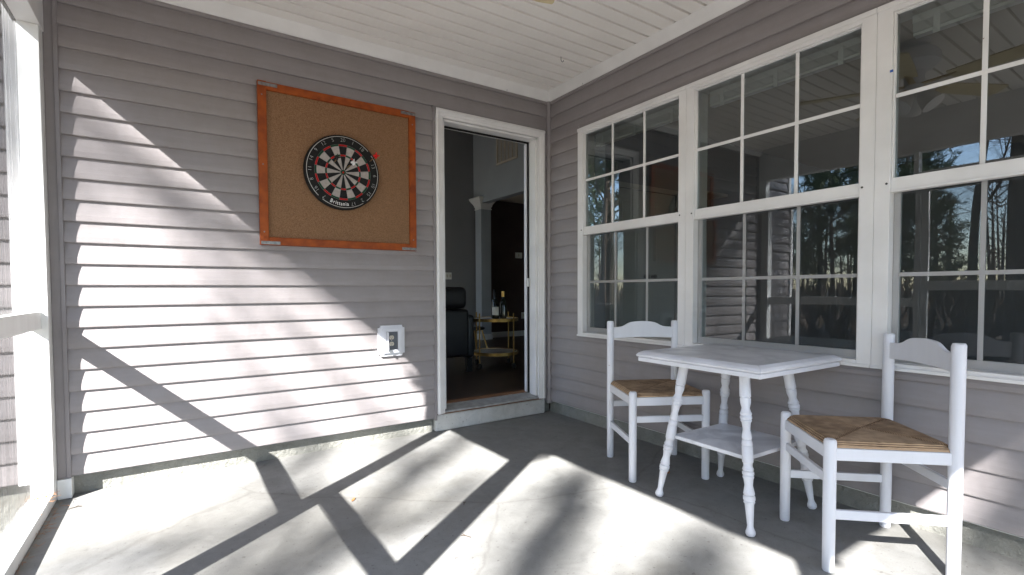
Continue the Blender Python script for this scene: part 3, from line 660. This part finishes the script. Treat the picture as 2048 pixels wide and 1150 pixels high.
# ================================================================== SIDE TABLE
tb = thing('side_table', (-.385, -1.93, 0), 'square white table with turned legs and a lower shelf between the two chairs', 'table', rz=R(-1.5))
q = MB(); h = .328
rings = [(h-.010, .7045), (h, .709), (h+.002, .716), (h-.006, .726), (h-.024, .736)]
vs = []
for r_, z in rings: vs += [(-r_, -r_, z), (r_, -r_, z), (r_, r_, z), (-r_, r_, z)]
fs = [(i*4+k, i*4+(k+1) % 4, (i+1)*4+(k+1) % 4, (i+1)*4+k) for i in range(len(rings)-1) for k in range(4)]+[(3, 2, 1, 0), (16, 17, 18, 19)]
q.add(vs, fs); q.mi[-1] = 1; q.build('table_top', ['chipped_paint', 'worn_top'], tb, .0015)
q = MB(); q.box(-h+.006, -h+.006, .684, h-.006, h-.006, .704); q.build('apron', 'white_paint', tb, .003)
LP = [(0, .022), (.16, .0235), (.166, .019), (.172, .0225), (.20, .0215), (.232, .0165), (.255, .021), (.265, .0245), (.278, .0215), (.284, .0245), (.296, .0245), (.302, .021), (.310, .0235), (.322, .018), (.37, .0150), (.405, .0205), (.415, .0205), (.425, .0170), (.432, .021), (.455, .0225), (.462, .0200), (.470, .0225), (.56, .0225), (.566, .019), (.585, .0180), (.605, .0235), (.613, .0195), (.620, .024), (.635, .024), (.641, .0205), (.650, .0235), (.665, .0195), (.70, .0165), (.735, .0215), (.75, .0235), (.757, .020), (.765, .0245), (.785, .0245), (.792, .021), (.80, .0235), (.812, .0185), (.90, .0145), (.94, .0125), (.955, .015), (.970, .0195), (.985, .0200), (.996, .016), (1.0, .012)]
for sx, sy in ((-1, -1), (-1, 1), (1, -1), (1, 1)):
    a = Vector((sx*.170, sy*.158, .6835)); b = Vector((sx*.250, sy*.246, 0)); q = MB()
    q.lathe(a, b-a, LP, 20); q.build('leg', 'chipped_paint', tb)
boxo('shelf', 'worn_top', tb, (-.205, -.200, .300, .205, .200, .3185), .003)

# ================================================================== INTERIOR SEEN THROUGH DOOR AND WINDOWS
iw = thing('living_room_wall', (1, 4.5, 0), 'dark grey inner wall seen at the left of the doorway', 'wall'); O = -Vector(iw.location)
q = MB(); q.box(-3.7, 4.5, .168, 1.98, 4.6, 4.05); o = q.build('wall_face', 'int_grey', iw); o.location = O
q = MB(); q.box(-3.7, 4.485, .168, 1.8, 4.499, .27); o = q.build('baseboard', 'int_white', iw, .002); o.location = O
iw2 = thing('dining_room_wall', (3, 4.5, 0), 'dark brown inner wall seen at the right of the doorway', 'wall'); O = -Vector(iw2.location)
q = MB(); q.box(2.0, 4.5, .168, 7, 4.6, 2.70); o = q.build('wall_face', 'int_maroon', iw2); o.location = O
q = MB(); q.box(2.05, 4.485, .168, 7, 4.499, .27); o = q.build('baseboard', 'int_white', iw2, .002); o.location = O
hw = thing('header_wall', (1.9, 3, 2.6), 'blue grey upper wall with the return air grille above the inner opening', 'wall'); O = -Vector(hw.location)
q = MB(); q.box(1.84, 1.95, 2.575, 1.98, 4.499, 4.05); o = q.build('wall_face', 'int_blue', hw); o.location = O
gr = thing('return_air_grille', (1.836, 3.4, 3.3), 'beige return air grille high on the blue grey inner wall', 'vent'); O = -Vector(gr.location)
q = MB(); y0, y1, z0, z1 = 3.10, 3.70, 3.11, 3.62
q.box(1.815, y0, z0, 1.839, y1, z0+.03); q.box(1.815, y0, z1-.03, 1.839, y1, z1); q.box(1.815, y0, z0+.03, 1.839, y0+.03, z1-.03); q.box(1.815, y1-.03, z0+.03, 1.839, y1, z1-.03); o = q.build('grille_frame', 'int_tan', gr); o.location = O
q = MB()
for k in range(1, 5): q.box(1.820, y0+.03+k*.108-.006, z0+.03, 1.838, y0+.03+k*.108+.006, z1-.03)
for k in range(22): q.box(1.826, y0+.03, z0+.036+k*.0205, 1.8375, y1-.03, z0+.040+k*.0205)
o = q.build('louvres', 'int_tan', gr); o.location = O
pc = thing('interior_column', (1.95, 4.33, .168), 'pale square column with moulded capital inside the house', 'column'); O = -Vector(pc.location)
q = MB(); q.box(1.84, 4.24, .27, 2.045, 4.44, 2.48); o = q.build('shaft', 'int_blue', pc, .002); o.location = O
q = MB()
for i, (e, z0_, z1_) in enumerate(((.012, 2.470, 2.485), (.004, 2.485, 2.52), (.016, 2.520, 2.534))): q.box(1.84-e, 4.24-e, z0_+.0002*i, 2.045+e, 4.44+e, z1_)
rg = [(.016, 2.5345), (.024, 2.56), (.05, 2.60), (.085, 2.64), (.095, 2.645), (.095, 2.675)]
vs = []
for e, z in rg: vs += [(1.84-e, 4.24-e, z), (2.045+e, 4.24-e, z), (2.045+e, 4.44+e, z), (1.84-e, 4.44+e, z)]
q.add(vs, [(i*4+k, i*4+(k+1) % 4, (i+1)*4+(k+1) % 4, (i+1)*4+k) for i in range(5) for k in range(4)]+[(3, 2, 1, 0), (20, 21, 22, 23)])
o = q.build('capital', 'int_white', pc, .001); o.location = O
q = MB(); q.box(1.825, 4.225, .168, 2.06, 4.455, .268); o = q.build('base', 'int_white', pc, .002); o.location = O
q = MB(); q.box(1.985, 1.95, 2.70, 7, 4.6, 2.74); tag(q.build('dining_ceiling', 'int_tan'), None, kind='structure')
q = MB(); q.box(-3.7, .151, 3.86, 7, 4.6, 3.9); q.box(.15, -7, 2.75, 7, .15, 2.79); tag(q.build('interior_ceiling', 'int_tan'), None, kind='structure')
# closet block with double doors seen through first window
cw = thing('closet_wall', (2.5, 1.5, 0), 'pale inner wall around the white closet doors behind the first window', 'wall'); O = -Vector(cw.location)
q = MB(); q.box(1.84, 1.2, .168, 1.98, 1.94, 3.86); q.box(1.98, 1.2, 2.36, 3.2, 1.3, 3.86); q.box(3.2, 1.2, .168, 3.32, 1.94, 3.86); o = q.build('wall_face', 'int_blue', cw); o.location = O
q = MB(); q.box(1.92, 1.185, .168, 1.985, 1.2, 2.42); q.box(3.195, 1.185, .168, 3.26, 1.2, 2.42); q.box(1.985, 1.185, 2.355, 3.195, 1.2, 2.42); o = q.build('casing', 'int_white', cw, .002); o.location = O
def closet(x0, x1, kx, label):
    t = thing('closet_door', ((x0+x1)/2, 1.21, .168), label, 'door', 'white closet doors inside the house'); O = -Vector(t.location)
    q = MB(); q.box(x0, 1.205, .18, x1, 1.24, 2.35); o = q.build('door_leaf', 'int_white', t, .002); o.location = O
    for a, b in ((.30, 1.05), (1.22, 2.22)):
        q = MB(); q.box(x0+.11, 1.199, a, x1-.11, 1.2048, b); q.box(x0+.15, 1.194, a+.04, x1-.15, 1.199, b-.04); o = q.build('panel', 'int_white', t, .004); o.location = O
    q = MB(); q.lathe((kx, 1.205, 1.22), (0, -1, 0), [(0, .022), (.006, .022), (.012, .010), (.035, .010), (.045, .026), (.062, .030), (.072, .020), (.074, .004)], 16); o = q.build('knob', 'steel', t); o.location = O
closet(1.99, 2.637, 2.573, 'left white closet door seen through the window nearest the corner')
closet(2.643, 3.19, 2.712, 'right white closet door seen through the window nearest the corner')
bwl = thing('far_room_wall', (5.5, 0, 0), 'dim inner wall at the far side of the house behind the windows', 'wall'); O = -Vector(bwl.location)
q = MB(); q.box(5.6, -7, .168, 5.7, 4.5, 3.9); q.box(.15, -7, .168, 1, -6.9, 3.9); q.box(4, -7, .168, 5.6, -6.9, 3.9); q.box(1, -7, .168, 4, -6.9, .8); q.box(1, -7, 2.5, 4, -6.9, 3.9); o = q.build('wall_face', 'int_grey', bwl); o.location = O  # unseen opening added at this end so daylight reaches the closet doors
swl = thing('side_house_wall', (-3.8, 2.5, 0), 'outer side wall of the house round the corner from the screened porch', 'wall'); O = -Vector(swl.location)
q = MB(); q.box(-3.85, .151, -.4, -3.70, .7, 4.05); q.box(-3.85, 4.2, -.4, -3.70, 4.6, 4.05); q.box(-3.85, .7, -.4, -3.70, 4.2, .8); q.box(-3.85, .7, 3.5, -3.70, 4.2, 4.05); q.box(-3.85, 2.3, .8, -3.70, 2.6, 3.5)
o = q.build('wall_core', 'siding', swl); o.location = O
# switches
def plate(x, y, z, w_, h_, name, label, cat, n=2):
    t = thing(name, (x, y, z), label, cat); q = MB(); q.box(-w_/2, -.006, -h_/2, w_/2, 0, h_/2); q.build('plate', 'int_white', t, .001)
    for k in range(n):
        q = MB(); cx_ = (k-(n-1)/2)*w_/n; q.box(cx_-.012, -.012, -.025, cx_+.012, -.006, .025); q.build('rocker', 'int_tan', t)
plate(1.30, 4.499, 1.30, .17, .12, 'light_switch', 'white light switch plate on the dark grey inner wall', 'light switch', 3)
plate(2.82, 4.499, 1.71, .16, .11, 'thermostat', 'pale thermostat on the dark brown inner wall', 'thermostat', 1)
plate(2.92, 4.499, .56, .08, .12, 'wall_outlet', 'wall outlet low on the dark brown inner wall', 'outlet', 1)
# armchair seen from behind
ac = thing('armchair', (-.42, 1.55, .168), 'black leather armchair seen from behind through the doorway', 'armchair')
def soft(name, b, bev=.04):
    q = MB(); q.box(*b); o = q.build(name, 'black_leather', ac, bev, 4); 
    for p in o.data.polygons: p.use_smooth = True
    return o
soft('backrest', (-.38, -.24, .17, .38, -.04, .68)); soft('headrest', (-.345, -.27, .685, .345, -.06, .915), .06)
soft('arm', (.34, -.20, .15, .47, .62, .615)); soft('arm', (-.47, -.20, .15, -.34, .62, .615)); soft('seat', (-.338, -.035, .15, .338, .62, .46))
for x in (-.40, .40):
    for y_ in (-.17, .55): q = MB(); q.box(x-.03, y_-.03, 0, x+.03, y_+.03, .149); q.build('leg', 'rubber_black', ac, .003)
# bar cart
bc = thing('bar_cart', (.42, 1.55, .168), 'round gold bar cart with marble shelves beside the black armchair', 'bar cart')
def disc(name, z, m, r0=.27, h_=.008): q = MB(); q.lathe((0, 0, z), (0, 0, 1), [(0, r0-.004), (.002, r0-.001), (h_, r0-.001)], 40); return q.build(name, m, bc)
def ringo(name, z, r0=.275, hh=.035):
    q = MB(); n = 40; vs = []
    for r_, z_ in ((r0, z), (r0, z+hh), (r0-.006, z+hh), (r0-.006, z)): vs += [(r_*math.cos(2*math.pi*k/n), r_*math.sin(2*math.pi*k/n), z_) for k in range(n)]
    q.add(vs, [(i*n+k, i*n+(k+1) % n, ((i+1) % 4)*n+(k+1) % n, ((i+1) % 4)*n+k) for i in range(4) for k in range(n)], False); return q.build(name, 'dull_brass', bc)
disc('upper_shelf', .545, 'marble'); ringo('upper_rim', .525); disc('lower_shelf', .165, 'marble'); ringo('lower_rim', .145)
for k in range(4):
    a = .35+k*math.pi/2; q = MB(); q.tube([(.272*math.cos(a), .272*math.sin(a), .06), (.272*math.cos(a), .272*math.sin(a), .62)], .008, 8); q.build('upright', 'dull_brass', bc)
    q = MB(); q.tube([(.272*math.cos(a)-.012, .272*math.sin(a), .028), (.272*math.cos(a)+.012, .272*math.sin(a), .028)], .028, 16); q.build('castor', 'rubber_black', bc)
def bottle(x, y_, h_, label, capm, r_=.038, lab=True):
    t = thing('wine_bottle', (x, y_, .168+.5535), label, 'bottle', 'dark wine bottles on the bar cart')
    q = MB(); q.lathe((0, 0, 0), (0, 0, 1), [(0, r_*.9), (.004, r_), (h_*.58, r_), (h_*.66, r_*.8), (h_*.72, r_*.42), (h_*.97, r_*.36), (h_*.98, r_*.42), (h_, r_*.4)], 18); q.build('bottle_body', 'bottle_glass', t)
    q = MB(); q.lathe((0, 0, h_*.80), (0, 0, 1), [(0, r_*.45), (h_*.205, r_*.45)], 14); q.build('foil', capm, t)
    if lab: q = MB(); q.tube([(0, 0, h_*.15), (0, 0, h_*.45)], r_+.0008, 18, False); q.build('paper_label', 'paper_label', t)
bottle(.365, 1.44, .30, 'dark wine bottle with a pale label at the left of the bar cart', 'rubber_black')
bottle(.462, 1.43, .31, 'dark wine bottle with gold foil neck on the bar cart', 'brass', lab=False)
bottle(.43, 1.56, .33, 'dark wine bottle standing behind the other two on the bar cart', 'rubber_black', lab=False)
st = thing('stool', (.80, 2.75, .168), 'small stool with splayed gold legs behind the bar cart', 'stool')
q = MB(); q.lathe((0, 0, .60), (0, 0, 1), [(0, .17), (.01, .18), (.05, .18), (.07, .15)], 24); q.build('seat', 'black_leather', st)
st.scale = (1, 1, .55)
for sx, sy in ((-1, -1), (1, -1), (-1, 1), (1, 1)): q = MB(); q.tube([(sx*.10, sy*.10, .60), (sx*.17, sy*.17, 0)], .011, 8); q.build('leg', 'brass', st)
q = MB(); q.tube([(.13*math.cos(k*math.pi/12), .13*math.sin(k*math.pi/12), .585) for k in range(25)], .007, 6, False); q.build('seat_ring', 'brass', st)

# ================================================================== LEAVES AND TWIGS ON THE SLAB
def leaf(x, y_, a, s, label, name='fallen_leaf'):
    q = MB(); pts = [(-1, 0, .1), (-.5, .28, .25), (.2, .32, .3), (.8, .12, .5), (1, 0, .7), (.8, -.12, .5), (.2, -.3, .1), (-.5, -.25, .05)]
    vs = [(p[0]*s, p[1]*s, p[2]*s*.35+.003) for p in pts]+[(p[0]*s, p[1]*s, p[2]*s*.35+.001) for p in pts]
    q.add(vs, [tuple(range(8)), tuple(range(8, 16))[::-1]]+[(i, 8+i, 8+(i+1) % 8, (i+1) % 8) for i in range(8)])
    o = q.build(name, 'dead_leaf'); o.location = (x, y_, 0); o.rotation_euler = (0, 0, a); tag(o, label, 'leaf', 'dry leaves on the porch slab')
leaf(-1.93, -.86, .9, .020, 'small orange brown leaf on the concrete beside the crossing shadows')
leaf(-.33, -1.50, .3, .018, 'dark curled leaf on the concrete beneath the front rail of the far chair')
def twig(x, y_, a, s, label):
    q = MB(); q.tube([(0, 0, .003), (s*.5, s*.08, .004), (s, -.02*s, .003)], .0016, 5); q.tube([(s*.5, s*.08, .004), (s*.85, s*.35, .005)], .0012, 5)
    o = q.build('twig', 'bark'); o.location = (x, y_, 0); o.rotation_euler = (0, 0, a); tag(o, label, 'twig', 'twigs on the porch slab')
twig(-1.63, -1.52, 1.9, .05, 'thin forked twig on the sunlit concrete at the bottom of the picture')
twig(-1.80, -1.42, .6, .03, 'short dark twig lying in the crossing shadows near the bottom of the picture')
twig(-1.50, -1.22, .8, .03, 'short dark twig in the dim patch in the middle of the slab')
twig(-3.10, -.20, .2, .05, 'dry twig beside the base of the white screen post')

q = MB(); rn_ = random.Random(8)
for k in range(150):
    if k < 95: x = rn_.uniform(-3.245, -3.17); y_ = -.095-abs(rn_.gauss(0, .10)); z = .062
    else: x = -3.163+abs(rn_.gauss(0, .012)); y_ = rn_.uniform(-1.4, -.1); z = .002
    a = rn_.uniform(0, 6.3); L = rn_.uniform(.015, .05); q.tube([(x, y_, z), (x+L*.5*math.cos(a), y_+L*.5*math.sin(a), z+rn_.uniform(.001, .012)), (x+L*math.cos(a+.3), y_+L*math.sin(a+.3), z+.002)], .0007, 3)
tag(q.build('pine_straw', 'dead_leaf'), 'dry brown pine straw caught along the white bottom rail at the screen post', 'pine straw', kind='stuff')
# ================================================================== TREES
def limb(q, p, d, L, r, lev, rnd, spec, out=None):
    n = spec['seg'][lev]; pts = [p.copy()]; rad = [r]; dd = d.copy()
    for i in range(n):
        dd = (dd+Vector((rnd.uniform(-1, 1), rnd.uniform(-1, 1), rnd.uniform(-.6, 1)))*spec['wob'][lev]+Vector((0, 0, spec['upw'][lev]))).normalized()
        p = p+dd*(L/n); pts.append(p.copy()); rad.append(r*(1-(i+1)/n*spec['tap'][lev]))
    q.cur = 0; q.tube(pts, rad, spec['side'][lev], False)
    if out is not None and lev >= spec['leaflev']: out.append((pts, dd))
    if lev+1 < len(spec['seg']):
        m = spec['kids'][lev]
        for k in range(m):
            t = spec['start'][lev]+(1-spec['start'][lev])*(k+rnd.random())/m; f = t*n; i = min(int(f), n-1); f -= i
            base = pts[i].lerp(pts[i+1], f); ax = (pts[i+1]-pts[i]).normalized()
            s_ = ax.cross(Vector((rnd.uniform(-1, 1), rnd.uniform(-1, 1), rnd.uniform(-1, 1)))).normalized()
            a = R(rnd.uniform(*spec['ang'][lev])); nd = (ax*math.cos(a)+s_*math.sin(a)).normalized()
            limb(q, base, nd, L*rnd.uniform(*spec['len'][lev])*(1-.55*t if lev == 0 else 1), max(.004, rad[i]*spec['rr'][lev]), lev+1, rnd, spec, out)
def decid(seed, H):
    rnd = random.Random(seed); q = MB()
    sp = dict(seg=[9, 5, 4, 3, 2], wob=[.05, .16, .2, .25, .3], upw=[.02, .10, .06, .04, .02], tap=[.8, .8, .8, .8, .7], side=[9, 6, 4, 3, 3], kids=[15, 6, 5, 5], start=[.30, .2, .2, .2], ang=[(35, 65), (30, 60), (30, 60), (30, 60)], len=[(.32, .48), (.4, .6), (.4, .65), (.4, .6)], rr=[.42, .5, .5, .55], leaflev=9)
    limb(q, Vector((0, 0, -.1)), Vector((0, 0, 1)), H, H*.0125, 0, rnd, sp); return q
def pine(seed, H, base=.35, clump=15):
    rnd = random.Random(seed); q = MB(); c = MB(); ends = []
    sp = dict(seg=[10, 5, 3], wob=[.02, .12, .2], upw=[.05, .05, .03], tap=[.85, .85, .7], side=[9, 5, 3], kids=[60, 8], start=[base, .25], ang=[(60, 95), (30, 60)], len=[(.20, .30), (.3, .5)], rr=[.28, .45], leaflev=1)
    limb(q, Vector((0, 0, -.1)), Vector((0, 0, 1)), H, H*.0125, 0, rnd, sp, ends)
    for pts, d in ends:
        for p in pts[1:]:
            for j in range(clump):
                v = (d*.5+Vector((rnd.uniform(-1, 1), rnd.uniform(-1, 1), rnd.uniform(-.7, 1)))).normalized(); L = rnd.uniform(.16, .34)
                s_ = v.cross(Vector((rnd.uniform(-1, 1), rnd.uniform(-1, 1), rnd.uniform(-1, 1)))).normalized()*.032
                o_ = p+Vector((rnd.uniform(-1, 1), rnd.uniform(-1, 1), rnd.uniform(-1, 1)))*.16
                c.add([o_-s_, o_+s_, o_+v*L+s_*.3, o_+v*L-s_*.3], [(0, 1, 2, 3)])
    return q, c
D1 = decid(3, 14); D2 = decid(11, 17); P1 = pine(5, 18); P2 = pine(9, 15, .25)
def mk(name, trunk, crown, label, cat, group):
    t = thing(name, (0, 0, -.35), label, cat, group); trunk.build('trunk', 'bark', t)
    if crown: crown.build('crown', 'needles', t)
    return t
tD1 = mk('bare_tree', D1, None, '', 'tree', 'bare winter trees outside the porch'); tD2 = mk('bare_tree', D2, None, '', 'tree', 'bare winter trees outside the porch')
tP1 = mk('pine_tree', *P1, '', 'tree', 'pines outside the porch'); tP2 = mk('pine_tree', *P2, '', 'tree', 'pines outside the porch')
used = set()
def plant(proto, x, y_, rz, s, label):
    o = proto if proto.name not in used else copy_tree(proto)
    used.add(proto.name); o.location = (x, y_, -.35); o.rotation_euler = (0, 0, rz); o.scale = (s, s, s); o['label'] = label; return o
rnd = random.Random(21)
def polar(a, d): return (-2+d*math.cos(R(a)), -2+d*math.sin(R(a)))
NEAR = [  # azimuth, distance, proto, scale, label
    (171, 12.0, tD2, .95, 'bare tree with a thick dark trunk reflected in the window at the right edge'),
    (163, 13.0, tP2, .30, 'young green pine reflected at the top of the middle window'),
    (159, 17.0, tP1, .28, 'young green pine reflected low in the middle window'),
    (167, 19.0, tD1, .90, 'bare tree with forked limbs reflected at the left of the right edge window'),
    (154, 13.0, tP2, .42, 'young pine beside the house corner outside the screen'),
    (176, 16.0, tP2, .30, 'small dark pine below the bare trees outside the screen door'),
    (180, 14.0, tD1, .80, 'bare tree standing outside the screen door'),
    (186, 12.0, tP1, .30, 'small pine in the clearing left of the screen door'),
]
for a, d, p, sc_, lb in NEAR: plant(p, *polar(a, d), rnd.uniform(0, 6), sc_, lb)
nt_ = 0
while nt_ < 46:
    a = rnd.uniform(112, 262); d = 15+36*rnd.random()**.8
    if abs(a-215.6) < 30 and d < 27: continue
    nt_ += 1; pn = rnd.random() < .26
    plant((rnd.choice((tP1, tP2)) if pn else rnd.choice((tD1, tD2))), *polar(a, d), rnd.uniform(0, 6.3), rnd.uniform(.55, 1.1) if pn else rnd.uniform(.7, 1.15),
          'green pine among the woods beyond the porch screens' if pn else 'bare winter tree among the woods beyond the porch screens')
# far belt of woods that reads as one mass
q = MB()
for k in range(230):
    a = rnd.uniform(95, 265); d = rnd.uniform(52, 75); x, y_ = polar(a, d); h_ = rnd.uniform(8, 15)
    q.tube([(x, y_, -.4), (x+rnd.uniform(-.5, .5), y_+rnd.uniform(-.5, .5), h_)], [rnd.uniform(.12, .26), .03], 3, False)
    for b in range(10):
        z = rnd.uniform(1, h_); L = rnd.uniform(1, 3.2); t_ = rnd.uniform(0, 6.3)
        q.tube([(x, y_, z), (x+L*math.cos(t_), y_+L*math.sin(t_), z+L*rnd.uniform(.2, 1))], [.07, .02], 3, False)
tag(q.build('woods', 'bark'), 'far bare woods closing off the view beyond the porch screens', 'woods', kind='stuff')
q = MB()
for k in range(9000):
    a = rnd.uniform(100, 262); d = 9+50*rnd.random()
    if abs(a-215.6) < 20 and d < 14: continue
    x, y_ = polar(a, d); L = rnd.uniform(.2, 1.1)*(.6+d/50); t_ = rnd.uniform(0, 6.3); w_ = L*.16
    c_, s_ = math.cos(t_), math.sin(t_); zz = -.35+rnd.uniform(0, .5)*(.4+d/40)
    q.add([(x-s_*w_, y_+c_*w_, zz), (x+s_*w_, y_-c_*w_, zz), (x+c_*L*.4, y_+s_*L*.4, zz+L)], [(0, 1, 2)])
tag(q.build('undergrowth', 'bark'), 'low brown undergrowth and brush across the woodland floor', 'undergrowth', kind='stuff')
# tall pine on the sunny side whose crown throws the soft shade through the screens
def shade_pine():
    rnd = random.Random(4); q = MB(); c = MB(); S = Vector((-1, -.715, .9))
    top = Vector((-2.3, -.8, .9))+S*17; base = Vector((top.x-.4, top.y-1.9, 0)); H = top.z+.35
    tp = [Vector((base.x+.3*math.sin(k*.9)*k/9, base.y+1.9*(k/9)**3, H*k/9*1.12)) for k in range(10)]
    q.tube(tp, [.24*(1-.085*k) for k in range(10)], 10, False)
    strokes = [  # points on the porch surfaces, radius, cover, distance factor
        ([(-2.62, 0, 1.52), (-2.42, 0, 1.43), (-2.2, 0, 1.31), (-1.95, 0, 1.13), (-1.45, 0, .80), (-1.2, 0, .58)], .095, 2.2, 15.0),
        ([(-3.05, 0, 1.90), (-2.85, 0, 1.78), (-2.60, 0, 1.64)], .09, .75, 17.5),
        ([(-3.12, 0, 1.62), (-2.85, 0, 1.58), (-2.6, 0, 1.55)], .07, 1.2, 17.0),
        ([(-3.0, 0, 2.05), (-2.8, 0, 1.88)], .12, .35, 17.5),
        ([(-3.47, 0, 2.8), (-3.47, 0, 2.2), (-3.46, 0, 1.55)], .19, 3.2, 17.5),
        ([(-3.50, 0, 1.5), (-3.52, 0, .9), (-3.52, 0, .2)], .14, 1.5, 17.5),
        ([(-2.6, 0, 1.22), (-2.2, 0, 1.0), (-1.8, 0, .75)], .10, .08, 17.0),
        ([(-3.02, -.80, 0), (-2.6, -.92, 0), (-2.38, -.86, 0)], .08, 1.1, 16.0),
        ([(-2.75, -1.2, 0), (-2.5, -1.3, 0)], .12, .6, 17.0),
        ([(-2.28, -1.12, 0), (-2.20, -1.45, 0)], .08, .6, 16.5),
        ([(-1.95, -1.27, 0), (-1.74, -1.20, 0), (-1.48, -1.10, 0), (-1.30, -.98, 0)], .10, 1.5, 16.0),
        ([(-.80, -1.24, 0), (-1.02, -1.50, 0), (-1.37, -1.74, 0), (-1.75, -2.03, 0)], .10, 2.6, 14.0),
        ([(-1.25, -1.36, 0), (-.95, -1.25, 0)], .06, 1.0, 16.0),
        ([(0, -2.86, .55), (0, -2.95, .2), (-.1, -3.05, 0)], .13, 2.2, 14.0),
        ([(0, -2.72, .66), (0, -2.9, .72), (0, -3.05, .5), (0, -3.0, .2)], .13, 3.0, 14.0),
        ([(0, -2.96, .50), (0, -3.0, .12), (-.15, -3.1, 0), (-.5, -3.35, 0)], .13, 3.0, 14.0),
        ([(0, -2.85, .42), (0, -2.62, .50), (0, -2.45, .45)], .07, 1.6, 14.0),
        ([(-1.55, -2.3, 0), (-1.2, -2.26, 0), (-.98, -2.18, 0), (-.76, -2.08, 0)], .12, 2.3, 15.0),
    ]
    for pts, r, cov, t in strokes:
        P = [Vector(p)+S*t for p in pts]
        att = tp[0].lerp(tp[9], min(.97, max(.3, (P[0].z-1.6)/tp[9].z)))
        fr = (P[0].z-1.6)/tp[9].z*9; ia = max(0, min(8, int(fr))); att = tp[ia].lerp(tp[ia+1], min(1, fr-ia))
        q.tube([att]+[p+Vector((0, 0, -.02)) for p in P], [.04]+[.018]*(len(P)-1)+[.008], 6, False)
        for a, b in zip(P[:-1], P[1:]):
            L = (b-a).length; N = int(cov*(2*r*L)/.0030)
            for k in range(N):
                o_ = a.lerp(b, rnd.random())+Vector((rnd.gauss(0, 1), rnd.gauss(0, 1), rnd.gauss(0, 1)))*r*.62
                v = Vector((rnd.uniform(-1, 1), rnd.uniform(-1, 1), rnd.uniform(-.6, 1))).normalized()*rnd.uniform(.14, .26)
                s_ = v.cross(Vector((rnd.uniform(-1, 1), rnd.uniform(-1, 1), rnd.uniform(-1, 1)))).normalized()*.014
                c.add([o_-s_-v*.5, o_+s_-v*.5, o_+v*.5+s_*.5, o_+v*.5-s_*.5], [(0, 1, 2, 3)])
    t = thing('pine_tree', (0, 0, -.35), 'tall pine on the sunny side whose crown dapples the siding and slab with soft shade', 'tree', 'pines outside the porch')
    q.build('trunk', 'bark', t); c.build('crown', 'needles', t); t.location = (0, 0, 0)
shade_pine()
def sun_block_pine():  # added, unseen: its bough keeps sun out of the opening over the screen door
    rnd = random.Random(12); q = MB(); c = MB(); t = thing('pine_tree', (-6.6, -1.85, -.35), 'added unseen pine whose one dense bough blocks the sun above the screen door', 'tree', 'pines outside the porch')
    O = Vector((6.6, 1.85, .35)); S = Vector((-1, -.715, .9))
    q.tube([Vector((-6.6, -1.85, -.4))+O, Vector((-6.55, -1.8, 2.5))+O, Vector((-6.65, -1.85, 5.2))+O, Vector((-6.6, -1.9, 7.4))+O], [.075, .065, .045, .012], 8, False)
    def tuft(a, b, r, N, L0=.07, L1=.14):
        for k in range(N):
            o_ = a.lerp(b, rnd.random())+Vector((rnd.uniform(-1, 1), rnd.uniform(-1, 1), rnd.uniform(-1, 1)))*r
            v = Vector((rnd.uniform(-1, 1), rnd.uniform(-1, 1), rnd.uniform(-1, 1))).normalized()*rnd.uniform(L0, L1)*.5
            s_ = v.cross(Vector((rnd.uniform(-1, 1), rnd.uniform(-1, 1), rnd.uniform(-1, 1)))).normalized()*.010
            c.add([o_-s_-v, o_+s_-v, o_+v+s_*.4, o_+v-s_*.4], [(0, 1, 2, 3)])
    A = Vector((-3.2, -1.48, 2.235))+S*2.2; B = Vector((-3.2, -2.56, 2.235))+S*2.2
    q.tube([Vector((-6.62, -1.86, 6.0))+O, A+Vector((-.2, .5, 1.1))+O, A+Vector((0, .02, .55))+O, A+O, B+O], [.03, .022, .018, .014, .008], 6, False)
    tuft(A+O, B+O, .075, 2600, .05, .11)
    for k in range(9):
        z = 5.2+k*.25; a_ = rnd.uniform(1.6, 2.8); L = .60-.05*k; p = Vector((-6.63, -1.86, z))+O; e = p+Vector((math.cos(a_)*L, math.sin(a_)*L, .15))
        q.tube([p, e], [.016, .006], 5, False); tuft(p.lerp(e, .4), e, .10, 300, .10, .20)
    q.build('trunk', 'bark', t); c.build('crown', 'needles', t)
sun_block_pine()
